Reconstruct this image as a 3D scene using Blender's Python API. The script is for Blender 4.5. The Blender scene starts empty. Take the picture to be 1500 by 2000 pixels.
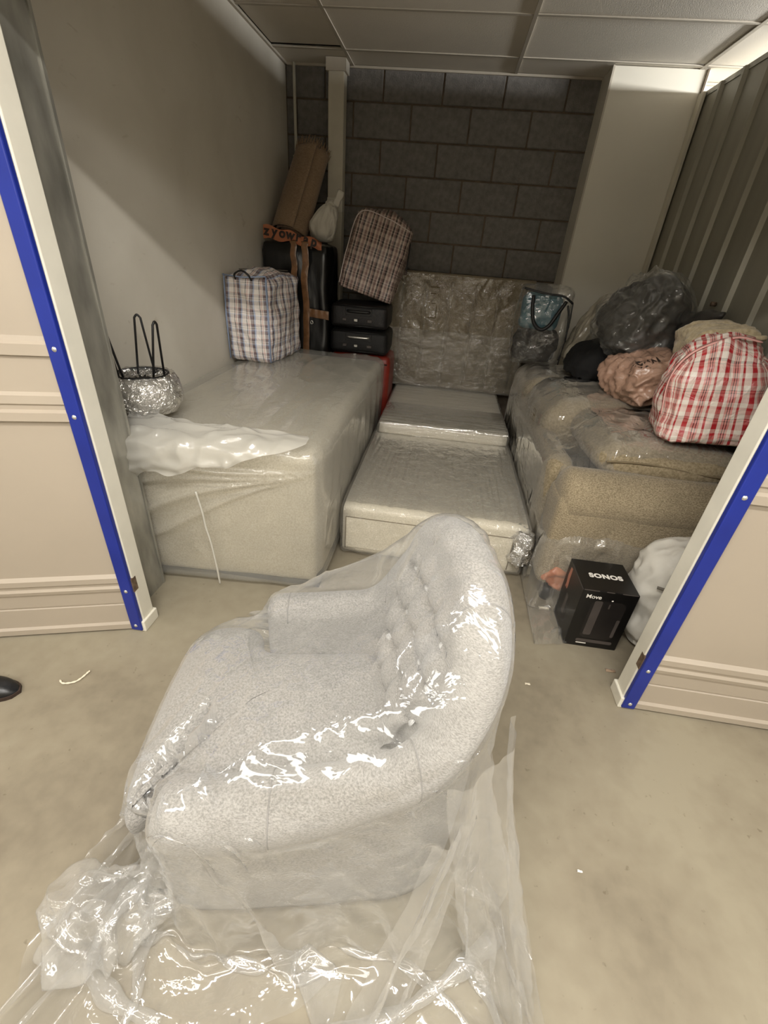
import bpy, bmesh, math, random
import numpy as np
from mathutils import Vector, Matrix, noise
from mathutils.bvhtree import BVHTree

random.seed(7)
np.random.seed(7)
SC = bpy.context.scene
COL = SC.collection

# ------------------------------------------------------------------ camera
F = 867.0
PP = np.array([750.0, 1000.0])
H = 1.5
_y = np.array([137.0, -505.0, F]); _y /= np.linalg.norm(_y)
_d = np.array([-120.0, 1456.0, F]); _d -= _d.dot(_y) * _y; _d /= np.linalg.norm(_d)
_x = np.cross(_d, _y)


def _axis(i, s):
    return Vector((s * _x[i], s * _y[i], -s * _d[i]))


cam_d = bpy.data.cameras.new('camera')
cam = bpy.data.objects.new('camera', cam_d)
COL.objects.link(cam)
cx, cy, cz = _axis(0, 1), _axis(1, -1), _axis(2, -1)
cam.matrix_world = Matrix(((cx.x, cy.x, cz.x, 0), (cx.y, cy.y, cz.y, 0), (cx.z, cy.z, cz.z, H), (0, 0, 0, 1)))
cam_d.sensor_fit = 'VERTICAL'
cam_d.sensor_height = 36.0
cam_d.lens = F / 2000.0 * 36.0
cam_d.clip_start = 0.02
SC.camera = cam


def at(px, py, Y):
    """survey helper: the point of the photograph that lies at depth Y in the room"""
    c = np.array([px - PP[0], py - PP[1], F])
    r = np.array([c.dot(_x), c.dot(_y), -c.dot(_d)])
    p = np.array([0, 0, H]) + r * (Y / r[1])
    return Vector(p)


def atz(px, py, z):
    c = np.array([px - PP[0], py - PP[1], F])
    r = np.array([c.dot(_x), c.dot(_y), -c.dot(_d)])
    return Vector(np.array([0, 0, H]) + r * ((z - H) / r[2]))


# ------------------------------------------------------------------ light
def lin(c):
    return tuple(((v / 255) / 12.92 if v / 255 <= .04045 else ((v / 255 + .055) / 1.055) ** 2.4) for v in c)


world = bpy.data.worlds.new('world')
SC.world = world
world.use_nodes = True
bg = world.node_tree.nodes['Background']
bg.inputs[0].default_value = (1.0, .97, .93, 1)
bg.inputs[1].default_value = 0.9


def area(name, loc, size, power, rot=(0, 0, 0), color=(1, .965, .91)):
    l = bpy.data.lights.new(name, 'AREA')
    l.shape = 'RECTANGLE'
    l.size, l.size_y = size
    l.energy = power
    l.color = color
    o = bpy.data.objects.new(name, l)
    COL.objects.link(o)
    o.location = loc
    o.rotation_euler = rot
    o['kind'] = 'helper'
    return o


# fluorescent battens of the corridor ceiling, the one in the neighbouring unit, and an added soft fill
area('corridor_light', (-0.1, 0.0, 2.75), (1.5, .10), 74)
area('corridor_light', (2.9, 0.0, 2.75), (1.5, .10), 20)
area('corridor_light', (-3.1, 0.0, 2.75), (1.5, .10), 20)
area('corridor_fill_light', (0, -1.05, 2.78), (5.0, .9), 150, (math.radians(20), 0, 0))  # broad fill added to lift the unit's interior, not a known fixture
area('neighbour_light', (2.5, 3.1, 2.50), (.08, 2.2), 70, (0, math.radians(93), 0), (1, 1, .97))

SC.view_settings.view_transform = 'Standard'
SC.view_settings.look = 'None'
SC.view_settings.gamma = 1
SC.view_settings.use_curve_mapping = False
SC.view_settings.exposure = 0.02
SC.cycles.transparent_max_bounces = 32
SC.cycles.max_bounces = 10
SC.cycles.caustics_reflective = False
SC.cycles.caustics_refractive = False
SC.cycles.sample_clamp_indirect = 4


# ------------------------------------------------------------------ materials
class NT:
    def __init__(s, name):
        s.m = bpy.data.materials.new(name)
        s.m.use_nodes = True
        s.t = s.m.node_tree
        s.t.nodes.clear()
        s.out = s.n('ShaderNodeOutputMaterial')

    def n(s, typ, ins=None, **kw):
        nd = s.t.nodes.new(typ)
        for k, v in kw.items():
            setattr(nd, k, v)
        for k, v in (ins or {}).items():
            if hasattr(v, 'node'):
                s.t.links.new(v, nd.inputs[k])
            else:
                nd.inputs[k].default_value = v
        return nd

    def end(s, sh):
        s.t.links.new(sh, s.out.inputs[0])
        return s.m


def c4(c):
    return tuple(c) + (1,) if len(c) == 3 else c


def ramp(nt, fac, stops, interp='LINEAR'):
    r = nt.n('ShaderNodeValToRGB', {0: fac})
    cr = r.color_ramp
    cr.interpolation = interp
    cr.elements[0].position, cr.elements[0].color = stops[0][0], c4(stops[0][1])
    cr.elements[1].position, cr.elements[1].color = stops[-1][0], c4(stops[-1][1])
    for p, c in stops[1:-1]:
        e = cr.elements.new(p)
        e.color = c4(c)
    return r.outputs[0]


def plain(name, col, rough=.5, metal=0, var=.12, scale=8, bump=0, bscale=60, spec=.5, stretch=(1, 1, 1), coat=0):
    """one colour with slight procedural wear"""
    nt = NT(name)
    col = lin(col)
    tc = nt.n('ShaderNodeTexCoord').outputs['Object']
    mp = nt.n('ShaderNodeMapping', {0: tc, 3: stretch}).outputs[0]
    no = nt.n('ShaderNodeTexNoise', {0: mp, 'Scale': scale, 'Detail': 5}).outputs[0]
    lo = [v * (1 - var) for v in col]
    hi = [min(1, v * (1 + var)) for v in col]
    cr = ramp(nt, no, [(.3, lo), (.7, hi)])
    b = nt.n('ShaderNodeBsdfPrincipled', {'Base Color': cr, 'Roughness': rough, 'Metallic': metal, 'Specular IOR Level': spec})
    if coat:
        b.inputs['Coat Weight'].default_value = coat
        b.inputs['Coat Roughness'].default_value = .12
    if bump:
        n2 = nt.n('ShaderNodeTexNoise', {0: mp, 'Scale': bscale, 'Detail': 4}).outputs[0]
        bp = nt.n('ShaderNodeBump', {'Height': n2, 'Strength': bump, 'Distance': .01}).outputs[0]
        nt.t.links.new(bp, b.inputs['Normal'])
    return nt.end(b.outputs[0])


def heather(name, c1, c2, scale=130, stretch=(1, 1, 3), bump=.35, blotch=.1):
    """woven two-tone upholstery"""
    nt = NT(name)
    tc = nt.n('ShaderNodeTexCoord').outputs['Object']
    mp = nt.n('ShaderNodeMapping', {0: tc, 3: stretch}).outputs[0]
    n1 = nt.n('ShaderNodeTexNoise', {0: mp, 'Scale': scale, 'Detail': 3, 'Roughness': .7}).outputs[0]
    cr = ramp(nt, n1, [(.36, lin(c1)), (.62, lin(c2))])
    n2 = nt.n('ShaderNodeTexNoise', {0: tc, 'Scale': 6, 'Detail': 4}).outputs[0]
    g = nt.n('ShaderNodeMapRange', {0: n2, 1: .3, 2: .7, 3: 1 - blotch, 4: 1 + blotch}).outputs[0]
    mx = nt.n('ShaderNodeVectorMath', {0: cr, 'Scale': g}, operation='SCALE').outputs[0]
    bp = nt.n('ShaderNodeBump', {'Height': n1, 'Strength': bump, 'Distance': .004}).outputs[0]
    b = nt.n('ShaderNodeBsdfPrincipled', {'Base Color': mx, 'Roughness': .9, 'Specular IOR Level': .2, 'Normal': bp,
                                         'Sheen Weight': .2, 'Sheen Roughness': .5})
    return nt.end(b.outputs[0])


def film(name, haze=.10, edge=.3, rough=.07, tint=(.9, .92, .92), scale=22, bump=.5, stretch=(1, 1, 1), gloss=1.0, warp=1.2):
    """thin polythene: clear with a milky share, glossy, finely crumpled"""
    nt = NT(name)
    tc = nt.n('ShaderNodeTexCoord').outputs['Object']
    mp = nt.n('ShaderNodeMapping', {0: tc, 3: stretch}).outputs[0]
    n1 = nt.n('ShaderNodeTexNoise', {0: mp, 'Scale': scale, 'Detail': 3, 'Distortion': warp}).outputs[0]
    n2 = nt.n('ShaderNodeTexVoronoi', {0: mp, 'Scale': scale * .55}, feature='SMOOTH_F1').outputs[0]
    hsum = nt.n('ShaderNodeMath', {0: n1, 1: n2}, operation='ADD').outputs[0]
    bp = nt.n('ShaderNodeBump', {'Height': hsum, 'Strength': bump, 'Distance': .02}).outputs[0]
    tr = nt.n('ShaderNodeBsdfTransparent', {0: (.985, .985, .985, 1)}).outputs[0]
    df = nt.n('ShaderNodeBsdfDiffuse', {0: c4(tint)}).outputs[0]
    tl = nt.n('ShaderNodeBsdfTranslucent', {0: c4(tint)}).outputs[0]
    hz = nt.n('ShaderNodeMixShader', {0: .4, 1: df, 2: tl}).outputs[0]
    lw = nt.n('ShaderNodeLayerWeight', {0: .5}).outputs['Facing']
    pw = nt.n('ShaderNodeMath', {0: lw, 1: 3.0}, operation='POWER').outputs[0]
    fac = nt.n('ShaderNodeMath', {0: pw, 1: edge, 2: haze}, operation='MULTIPLY_ADD').outputs[0]
    mx = nt.n('ShaderNodeMixShader', {0: fac, 1: tr, 2: hz}).outputs[0]
    gl = nt.n('ShaderNodeBsdfGlossy', {0: (1, 1, 1, 1), 'Roughness': rough, 'Normal': bp}).outputs[0]
    p5 = nt.n('ShaderNodeMath', {0: lw, 1: 4.0}, operation='POWER').outputs[0]
    fr = nt.n('ShaderNodeMath', {0: p5, 1: .75, 2: .055}, operation='MULTIPLY_ADD').outputs[0]
    fr2 = nt.n('ShaderNodeMath', {0: fr, 1: gloss}, operation='MULTIPLY', use_clamp=True).outputs[0]
    return nt.end(nt.n('ShaderNodeMixShader', {0: fr2, 1: mx, 2: gl}).outputs[0])


def tartan(name, warp, weft, period, rough=.45, coat=.15, wt=.30):
    """woven check from two stripe sets laid over the UV in metres"""
    nt = NT(name)
    uv = nt.n('ShaderNodeUVMap', uv_map='UVMap').outputs[0]
    nz = nt.n('ShaderNodeTexNoise', {0: uv, 'Scale': 9, 'Detail': 2}).outputs[1]
    sh = nt.n('ShaderNodeVectorMath', {0: nz, 1: (.5, .5, .5)}, operation='SUBTRACT').outputs[0]
    sc = nt.n('ShaderNodeVectorMath', {0: sh, 'Scale': .010}, operation='SCALE').outputs[0]
    ad = nt.n('ShaderNodeVectorMath', {0: uv, 1: sc}, operation='ADD').outputs[0]
    sp = nt.n('ShaderNodeSeparateXYZ', {0: ad})
    res = []
    for k, st in ((0, warp), (1, weft)):
        m = nt.n('ShaderNodeMath', {0: sp.outputs[k], 1: 1 / period}, operation='MULTIPLY').outputs[0]
        f = nt.n('ShaderNodeMath', {0: m}, operation='FRACT').outputs[0]
        res.append(ramp(nt, f, [(p, lin(c)) for p, c in st], 'CONSTANT'))
    mx = nt.n('ShaderNodeMix', {0: wt, 6: res[0], 7: res[1]}, data_type='RGBA').outputs[2]
    n1 = nt.n('ShaderNodeTexNoise', {0: uv, 'Scale': 14, 'Detail': 3, 'Distortion': .8}).outputs[0]
    bp = nt.n('ShaderNodeBump', {'Height': n1, 'Strength': .5, 'Distance': .03}).outputs[0]
    b = nt.n('ShaderNodeBsdfPrincipled', {'Base Color': mx, 'Roughness': rough, 'Normal': bp, 'Coat Weight': coat, 'Coat Roughness': .25})
    return nt.end(b.outputs[0])


M = {}
# concrete floor
nt = NT('floor_concrete')
tc = nt.n('ShaderNodeTexCoord').outputs['Object']
a1 = nt.n('ShaderNodeTexNoise', {0: tc, 'Scale': 1.6, 'Detail': 6, 'Distortion': .6}).outputs[0]
a2 = nt.n('ShaderNodeTexNoise', {0: tc, 'Scale': 18, 'Detail': 6}).outputs[0]
am = nt.n('ShaderNodeMath', {0: a2, 1: .35, 2: a1}, operation='MULTIPLY_ADD').outputs[0]
ac = ramp(nt, am, [(.42, lin((118, 109, 93))), (.62, lin((136, 127, 109))), (.85, lin((148, 140, 121)))])
a3 = nt.n('ShaderNodeTexNoise', {0: tc, 'Scale': 45, 'Detail': 2}).outputs[0]
sp = ramp(nt, a3, [(.22, (.55, .5, .45)), (.30, (1, 1, 1))])
am2 = nt.n('ShaderNodeMix', {0: .6, 6: ac, 7: sp}, data_type='RGBA', blend_type='MULTIPLY').outputs[2]
abp = nt.n('ShaderNodeBump', {'Height': a2, 'Strength': .08, 'Distance': .01}).outputs[0]
M['floor'] = nt.end(nt.n('ShaderNodeBsdfPrincipled', {'Base Color': am2, 'Roughness': .55, 'Specular IOR Level': .35, 'Normal': abp}).outputs[0])

# smooth painted wall with smudges
nt = NT('wall_paint')
tc = nt.n('ShaderNodeTexCoord').outputs['Object']
a1 = nt.n('ShaderNodeTexNoise', {0: tc, 'Scale': 2.2, 'Detail': 6, 'Distortion': .3}).outputs[0]
ac = ramp(nt, a1, [(.3, lin((212, 206, 193))), (.7, lin((228, 223, 211)))])
mp = nt.n('ShaderNodeMapping', {0: tc, 2: (.5, .2, 0), 3: (1, 3, 7)}).outputs[0]
a2 = nt.n('ShaderNodeTexNoise', {0: mp, 'Scale': 3.0, 'Detail': 4, 'Distortion': 1.0}).outputs[0]
sm = ramp(nt, a2, [(.66, (1, 1, 1)), (.76, (.80, .78, .74))])
am = nt.n('ShaderNodeMix', {0: .7, 6: ac, 7: sm}, data_type='RGBA', blend_type='MULTIPLY').outputs[2]
M['wall'] = nt.end(nt.n('ShaderNodeBsdfPrincipled', {'Base Color': am, 'Roughness': .6}).outputs[0])

M['white_board'] = plain('white_board', (222, 217, 204), .5, var=.03, scale=2)
M['ceiling_tile'] = plain('ceiling_tile', (226, 219, 207), .85, var=.03, scale=3, bump=.15, bscale=160)
M['tee_bar'] = plain('tee_bar', (190, 182, 168), .6, var=.04)
M['dark_void'] = plain('dark_void', (40, 36, 32), .9)
M['block'] = plain('concrete_block', (122, 119, 116), .92, var=.20, scale=26, bump=.5, bscale=110)
M['mortar'] = plain('mortar', (104, 92, 78), .95, var=.25, scale=14, bump=.5)
M['post_paint'] = plain('post_paint', (206, 200, 184), .5, var=.08, scale=7)
M['siding'] = plain('siding', (166, 155, 140), .42, var=.03, scale=3)
M['blue'] = plain('blue_trim', (24, 42, 132), .32, var=.12, scale=5)
M['white_trim'] = plain('white_trim', (222, 218, 204), .35, var=.05, scale=9)
M['galv'] = plain('galvanised_steel', (166, 164, 155), .45, .6, var=.42, scale=9, stretch=(1, 1, .35))
M['corrugated'] = plain('corrugated_steel', (150, 146, 132), .42, .2, var=.10, scale=9, stretch=(1, 1, .06))
M['steel'] = plain('screw_steel', (210, 210, 206), .25, .8)
M['rust'] = plain('worn_metal', (110, 92, 76), .7, .4, var=.4, scale=60)

M['chair'] = heather('grey_heather', (112, 110, 106), (156, 153, 148), 190, (1, 1, 2.6), .4, .05)
M['seam'] = plain('seam_thread', (122, 120, 118), .9)
M['button'] = heather('button_fabric', (150, 149, 148), (200, 200, 198), 120)
M['dark_lining'] = plain('dark_lining', (74, 74, 78), .95, bump=.2)
M['wood_dark'] = plain('dark_wood', (58, 42, 32), .45, var=.25, scale=14, stretch=(4, 4, 1))
M['cream'] = heather('cream_fabric', (160, 151, 130), (188, 179, 158), 150, (1, 1, 1), .2, .06)
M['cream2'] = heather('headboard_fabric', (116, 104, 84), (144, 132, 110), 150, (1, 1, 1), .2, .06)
M['bed_side'] = heather('bed_fabric', (196, 188, 168), (220, 212, 193), 150, (1, 1, 1), .15, .05)
M['sofa'] = heather('sofa_weave', (112, 100, 78), (164, 150, 124), 150, (1, 1, 2.2), .5, .1)
M['sofa_plain'] = heather('sofa_velvet', (124, 111, 86), (156, 142, 116), 90, (1, 1, 1), .2, .12)
M['piping'] = plain('piping', (112, 99, 76), .9)

M['bag_film'] = film('loose_bag_film', .10, .45, .08, (.95, .95, .93), 14, .28, warp=.8, gloss=1.25)
M['hem_film'] = film('gathered_film', .14, .45, .10, (.95, .95, .93), 16, .4, gloss=1.3)
M['cover_film'] = film('cover_film', .26, .35, .15, (.80, .79, .73), 9, .4, gloss=1.0)
M['flap_film'] = film('flap_film', .52, .3, .18, (.90, .88, .82), 9, .4)
M['wrap_film'] = film('stretch_wrap', .16, .2, .10, (.85, .83, .77), 26, 1.0, (1, .16, 1))
M['wrap_film_x'] = film('stretch_wrap_cross', .16, .2, .10, (.85, .83, .77), 26, 1.0, (.16, 1, 1))
M['sofa_film'] = film('sofa_film', .12, .45, .08, (.93, .92, .88), 13, .4, (1, .5, 1), gloss=2.2)
M['clear_bag'] = film('clear_pvc', .07, .3, .08, (.8, .8, .76), 12, .6)
M['bubble'] = film('silver_wrap', .42, .3, .12, (.82, .81, .77), 40, 1.0, gloss=9.0)

M['black_plastic'] = plain('black_polythene', (14, 15, 15), .28, var=.2, scale=5, bump=.6, bscale=9, spec=.6, stretch=(1, 1, .4))
M['brown_tape'] = plain('brown_tape', (128, 92, 62), .22, var=.3, scale=18, bump=.4, bscale=25, spec=.7)
M['orange_tape'] = plain('orange_tape', (188, 118, 84), .35, var=.15, scale=14, bump=.4, bscale=22)
M['black'] = plain('matt_black', (16, 15, 15), .5, var=.2)
M['black_cloth'] = plain('black_cloth', (13, 12, 12), .9, var=.3, bump=.5, bscale=18)
M['suitcase'] = plain('suitcase_black', (9, 8, 8), .6, var=.2, scale=30, bump=.2, bscale=140)
M['suitcase_dark'] = plain('suitcase_brown', (18, 14, 13), .55, var=.2, scale=30, bump=.2, bscale=140)
M['red_case'] = plain('suitcase_red', (128, 40, 28), .4, var=.2, scale=12)
M['chrome'] = plain('chrome', (200, 200, 196), .25, .9)
M['rug'] = heather('rolled_rug', (128, 106, 84), (166, 142, 118), 60, (1, 1, 8), .6, .08)
M['white_cloth'] = plain('white_cloth', (206, 202, 192), .7, var=.06, scale=6, bump=.4, bscale=16)
M['grey_sack'] = plain('grey_sack', (64, 62, 59), .4, var=.16, scale=6, bump=.7, bscale=14, spec=.5, stretch=(.6, 1.4, 1))
M['grey_wrap'] = plain('grey_wrap', (150, 143, 128), .34, var=.28, scale=12, bump=.9, bscale=26, coat=.8)
M['pink_wrap'] = plain('pink_wrap', (172, 138, 118), .34, var=.14, scale=9, bump=.9, bscale=24, coat=.7)
M['blanket'] = heather('cream_blanket', (170, 152, 120), (200, 184, 152), 40, (1, 1, 1), .8, .1)
M['teal'] = plain('teal_cloth', (64, 102, 112), .8, var=.12, scale=9, bump=.3, bscale=20)
M['dark_stuff'] = plain('dark_clothes', (44, 40, 36), .9, var=.3, scale=9, bump=.5)
M['brown_stuff'] = plain('brown_clothes', (96, 82, 66), .9, var=.3, scale=9, bump=.5)
M['box_black'] = plain('carton_black', (14, 13, 13), .34, var=.1, spec=.5)
M['print_grey'] = plain('print_grey', (74, 68, 65), .4, var=.25, scale=5)
M['print_dark'] = plain('print_dark', (30, 27, 26), .4, var=.25, scale=5)
M['print_white'] = plain('print_white', (232, 228, 220), .5, var=.02)
M['print_skin'] = plain('print_skin', (176, 118, 98), .5, var=.15, scale=9)
M['ink'] = plain('ink', (44, 32, 26), .6)
M['shoe'] = plain('shoe_leather', (20, 21, 23), .35, var=.15, bump=.15)
M['shoe_sole'] = plain('shoe_sole', (50, 36, 28), .7)
M['string'] = plain('white_string', (222, 212, 190), .8)
M['grey_cord'] = plain('grey_cord', (110, 104, 94), .8)

W, L_, N_, P_, B_ = (250, 244, 240), (176, 190, 220), (22, 18, 34), (206, 140, 128), (128, 112, 116)
M['check_blue'] = tartan('laundry_check_blue',
                         [(0, W), (.16, N_), (.21, W), (.27, P_), (.30, W), (.34, P_), (.37, W), (.46, B_), (.64, N_), (.69, L_), (.80, W), (1, W)],
                         [(0, W), (.2, B_), (.42, L_), (.5, W), (.58, N_), (.62, W), (.7, B_), (.86, P_), (.9, W), (1, W)], .088)
T, K = (190, 172, 160), (30, 24, 24)
M['check_black'] = tartan('laundry_check_black',
                          [(0, T), (.12, K), (.27, T), (.36, (140, 112, 106)), (.5, K), (.65, T), (.82, (140, 112, 106)), (1, T)],
                          [(0, T), (.3, (96, 76, 74)), (.5, T), (.56, (60, 48, 48)), (.7, T), (.76, (96, 76, 74)), (1, T)], .085)
R_, RW, RP = (176, 40, 46), (232, 222, 210), (214, 150, 142)
M['check_red'] = tartan('laundry_check_red',
                        [(0, RW), (.12, R_), (.30, RW), (.42, RP), (.50, K), (.53, RP), (.58, K), (.61, RP), (.68, RW), (.80, R_), (.88, RW), (1, RW)],
                        [(0, RW), (.16, R_), (.36, RP), (.46, K), (.49, RP), (.55, K), (.58, RW), (.74, RP), (.9, R_), (1, RW)], .115)


# ------------------------------------------------------------------ helpers
def newmesh(name, verts, faces, mat=None, smooth=False, uvs=None):
    me = bpy.data.meshes.new(name)
    me.from_pydata([tuple(v) for v in verts], [], [tuple(f) for f in faces])
    if uvs is not None:
        ul = me.uv_layers.new(name='UVMap')
        ul.data.foreach_set('uv', np.asarray(uvs, dtype=np.float32).ravel())
    if mat:
        me.materials.append(mat)
    if smooth:
        me.polygons.foreach_set('use_smooth', [True] * len(me.polygons))
    me.update()
    return me


def link(name, me, parent=None, loc=(0, 0, 0), rot=(0, 0, 0)):
    o = bpy.data.objects.new(name, me)
    COL.objects.link(o)
    o.location = loc
    o.rotation_euler = rot
    if parent:
        o.parent = parent
    return o


def outward(vs, fs):
    """turn all faces of a consistently wound closed shape outwards, judged at its topmost face"""
    V = np.array([tuple(v) for v in vs], float)
    best = max((f for f in fs if len(f) == 4), key=lambda f: V[list(f), 2].mean())
    a, b, c, d = V[list(best)]
    nz = np.cross(c - a, d - b)[2]
    return [list(f)[::-1] for f in fs] if nz < 0 else fs


def obj(name, verts, faces, mat, parent=None, smooth=False, uvs=None, loc=(0, 0, 0), rot=(0, 0, 0)):
    return link(name, newmesh(name, verts, faces, mat, smooth, uvs), parent, loc, rot)


def tag(o, label, cat, group=None):
    o['label'] = label
    o['category'] = cat
    if group:
        o['group'] = group
    return o


def thing(name, label, cat, loc=(0, 0, 0), rz=0, group=None, rot=None):
    o = bpy.data.objects.new(name, None)
    COL.objects.link(o)
    o.location = loc
    o.rotation_euler = rot if rot else (0, 0, rz)
    o.empty_display_size = .1
    return tag(o, label, cat, group)


def structure(o):
    o['kind'] = 'structure'
    return o


def boxdata(size, bevel=0, seg=2):
    bm = bmesh.new()
    bmesh.ops.create_cube(bm, size=1)
    bmesh.ops.scale(bm, vec=size, verts=bm.verts)
    if bevel:
        bmesh.ops.bevel(bm, geom=bm.edges[:], offset=bevel, segments=seg, profile=.5, affect='EDGES')
    bm.verts.index_update()
    v = [tuple(x.co) for x in bm.verts]
    f = [[x.index for x in q.verts] for q in bm.faces]
    bm.free()
    return v, f


def box(name, lo, hi, mat, parent=None, bevel=0, seg=2, smooth=False, rot=(0, 0, 0)):
    lo, hi = Vector(lo), Vector(hi)
    v, f = boxdata(hi - lo, bevel, seg)
    return obj(name, v, f, mat, parent, smooth, loc=(lo + hi) / 2, rot=rot)


def tubedata(pts, r, seg=8, closed=False, cap=True):
    pts = [Vector(p) for p in pts]
    n = len(pts)
    rr = r if hasattr(r, '__len__') else [r] * n
    vs, fs = [], []
    up = None
    for i, p in enumerate(pts):
        a = pts[(i - 1) % n] if (closed or i > 0) else p
        b = pts[(i + 1) % n] if (closed or i < n - 1) else p
        t = (b - a).normalized()
        if up is None:
            up = Vector((0, 0, 1)) if abs(t.z) < .9 else Vector((1, 0, 0))
        s = t.cross(up).normalized()
        up = s.cross(t).normalized()
        for k in range(seg):
            an = 2 * math.pi * k / seg
            vs.append(p + (s * math.cos(an) + up * math.sin(an)) * rr[i])
    m = n if closed else n - 1
    for i in range(m):
        for k in range(seg):
            j = (i + 1) % n
            fs.append([i * seg + k, i * seg + (k + 1) % seg, j * seg + (k + 1) % seg, j * seg + k])
    if cap and not closed:
        fs.append(list(range(seg))[::-1])
        fs.append([(n - 1) * seg + k for k in range(seg)])
    return vs, fs


def tube(name, pts, r, mat, parent=None, seg=8, closed=False):
    v, f = tubedata(pts, r, seg, closed)
    return obj(name, v, f, mat, parent, True)


def catmull(pts, n):
    pts = [np.array(p, float) for p in pts]
    P = [2 * pts[0] - pts[1]] + pts + [2 * pts[-1] - pts[-2]]
    out = []
    for i in range(1, len(P) - 2):
        for k in range(n):
            t = k / n
            p0, p1, p2, p3 = P[i - 1:i + 3]
            out.append(.5 * (2 * p1 + (p2 - p0) * t + (2 * p0 - 5 * p1 + 4 * p2 - p3) * t * t + (3 * p1 - p0 - 3 * p2 + p3) * t ** 3))
    out.append(pts[-1])
    return out


def lathe(name, prof, mat, parent=None, seg=32, loc=(0, 0, 0)):
    vs, fs = [], []
    for r, z in prof:
        for k in range(seg):
            a = 2 * math.pi * k / seg
            vs.append((r * math.cos(a), r * math.sin(a), z))
    for i in range(len(prof) - 1):
        for k in range(seg):
            fs.append([i * seg + k, i * seg + (k + 1) % seg, (i + 1) * seg + (k + 1) % seg, (i + 1) * seg + k])
    return obj(name, vs, fs, mat, parent, True, loc=loc)


def crease(p, f, seed=0.0):
    """ridged noise in 0..1, sharp along its crests like folded sheet"""
    q = Vector(p) * f + Vector((seed, seed * 1.7, -seed))
    return 1 - min(1, abs(noise.noise(q)) * 2.2)


def soft_box(name, size, mat, parent=None, loc=(0, 0, 0), rot=(0, 0, 0), n=18, r=.04, bulge=0.0, amp=.01, freq=6, aniso=(1, 1, 1),
             seed=0.0, shape=None, base=True, detail=.4, bias=.55):
    """a padded, creased box standing on z = 0 with UVs in metres"""
    hx, hy, hz = [s / 2 for s in size]
    r = min(r, hx, hy, hz)
    bm = bmesh.new()
    uvl = bm.loops.layers.uv.new('UVMap')
    for ax in range(3):
        for sgn in (-1, 1):
            a, b = (ax + 1) % 3, (ax + 2) % 3
            grid = []
            for i in range(n + 1):
                row = []
                for j in range(n + 1):
                    p = [0, 0, 0]
                    p[ax] = sgn
                    p[a] = i / n * 2 - 1
                    p[b] = j / n * 2 - 1
                    row.append(bm.verts.new(p))
                grid.append(row)
            for i in range(n):
                for j in range(n):
                    q = [grid[i][j], grid[i + 1][j], grid[i + 1][j + 1], grid[i][j + 1]]
                    if sgn < 0:
                        q.reverse()
                    fc = bm.faces.new(q)
                    for lp in fc.loops:
                        c = lp.vert.co
                        X, Y, Z = c.x * hx, c.y * hy, c.z * hz
                        lp[uvl].uv = (Y + 3, Z + 3) if ax == 0 else (X + 3, Z + 3) if ax == 1 else (X + 3, Y + 3)
    bmesh.ops.remove_doubles(bm, verts=bm.verts[:], dist=1e-5)
    h = Vector((hx, hy, hz))
    for v in bm.verts:
        u = v.co.copy()
        p = Vector((u.x * hx, u.y * hy, u.z * hz))
        core = Vector([max(-(h[k] - r), min(h[k] - r, p[k])) for k in range(3)])
        d = p - core
        nr = d.normalized() if d.length > 1e-9 else Vector((0, 0, 1))
        q = core + nr * r
        if d.length <= 1e-9:
            q = p
        bl = bulge * (1 - u.x ** 2 * .9) * (1 - u.y ** 2 * .9) if abs(u.z) > .99 else bulge * (1 - u.z ** 2 * .9) * (1 - min(abs(u.x), abs(u.y)) ** 2 * .9)
        k = max(range(3), key=lambda i: abs(u[i]))
        dirn = Vector((0, 0, 0)); dirn[k] = 1 if u[k] > 0 else -1
        if not (base and k == 2 and u.z < 0):
            w = Vector((q.x * aniso[0], q.y * aniso[1], q.z * aniso[2]))
            a = amp * (crease(w, freq, seed) - bias) + amp * detail * (crease(w, freq * 2.7, seed + 5) - bias)
            q += dirn * bl + nr * a
        if shape:
            q = shape(q, u)
        q.z += hz
        if base and q.z < 0.002:
            q.z = max(q.z, 0.0)
        v.co = q
    for fc in bm.faces:
        fc.smooth = True
    me = bpy.data.meshes.new(name)
    bm.to_mesh(me)
    bm.free()
    me.materials.append(mat)
    return link(name, me, parent, loc, rot)


def text(name, body, size, mat, parent, loc, rot, bold=0.0, shear=0.0, spacing=1.0):
    cu = bpy.data.curves.new(name, 'FONT')
    cu.body = body
    cu.size = size
    cu.align_x = 'CENTER'
    cu.align_y = 'CENTER'
    cu.offset = bold
    cu.shear = shear
    cu.space_character = spacing
    cu.fill_mode = 'FRONT'
    cu.materials.append(mat)
    tmp = bpy.data.objects.new(name, cu)
    COL.objects.link(tmp)
    me = bpy.data.meshes.new_from_object(tmp.evaluated_get(bpy.context.evaluated_depsgraph_get()))
    bpy.data.objects.remove(tmp)
    if not me.materials:
        me.materials.append(mat)
    return link(name, me, parent, loc, rot)


def world_tris(objs):
    bpy.context.view_layer.update()
    vs, fs = [], []
    for o in objs:
        if o.type != 'MESH':
            continue
        mw = o.matrix_world
        b = len(vs)
        vs += [mw @ v.co for v in o.data.vertices]
        fs += [[b + i for i in p.vertices] for p in o.data.polygons]
    return BVHTree.FromPolygons(vs, fs)


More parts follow.
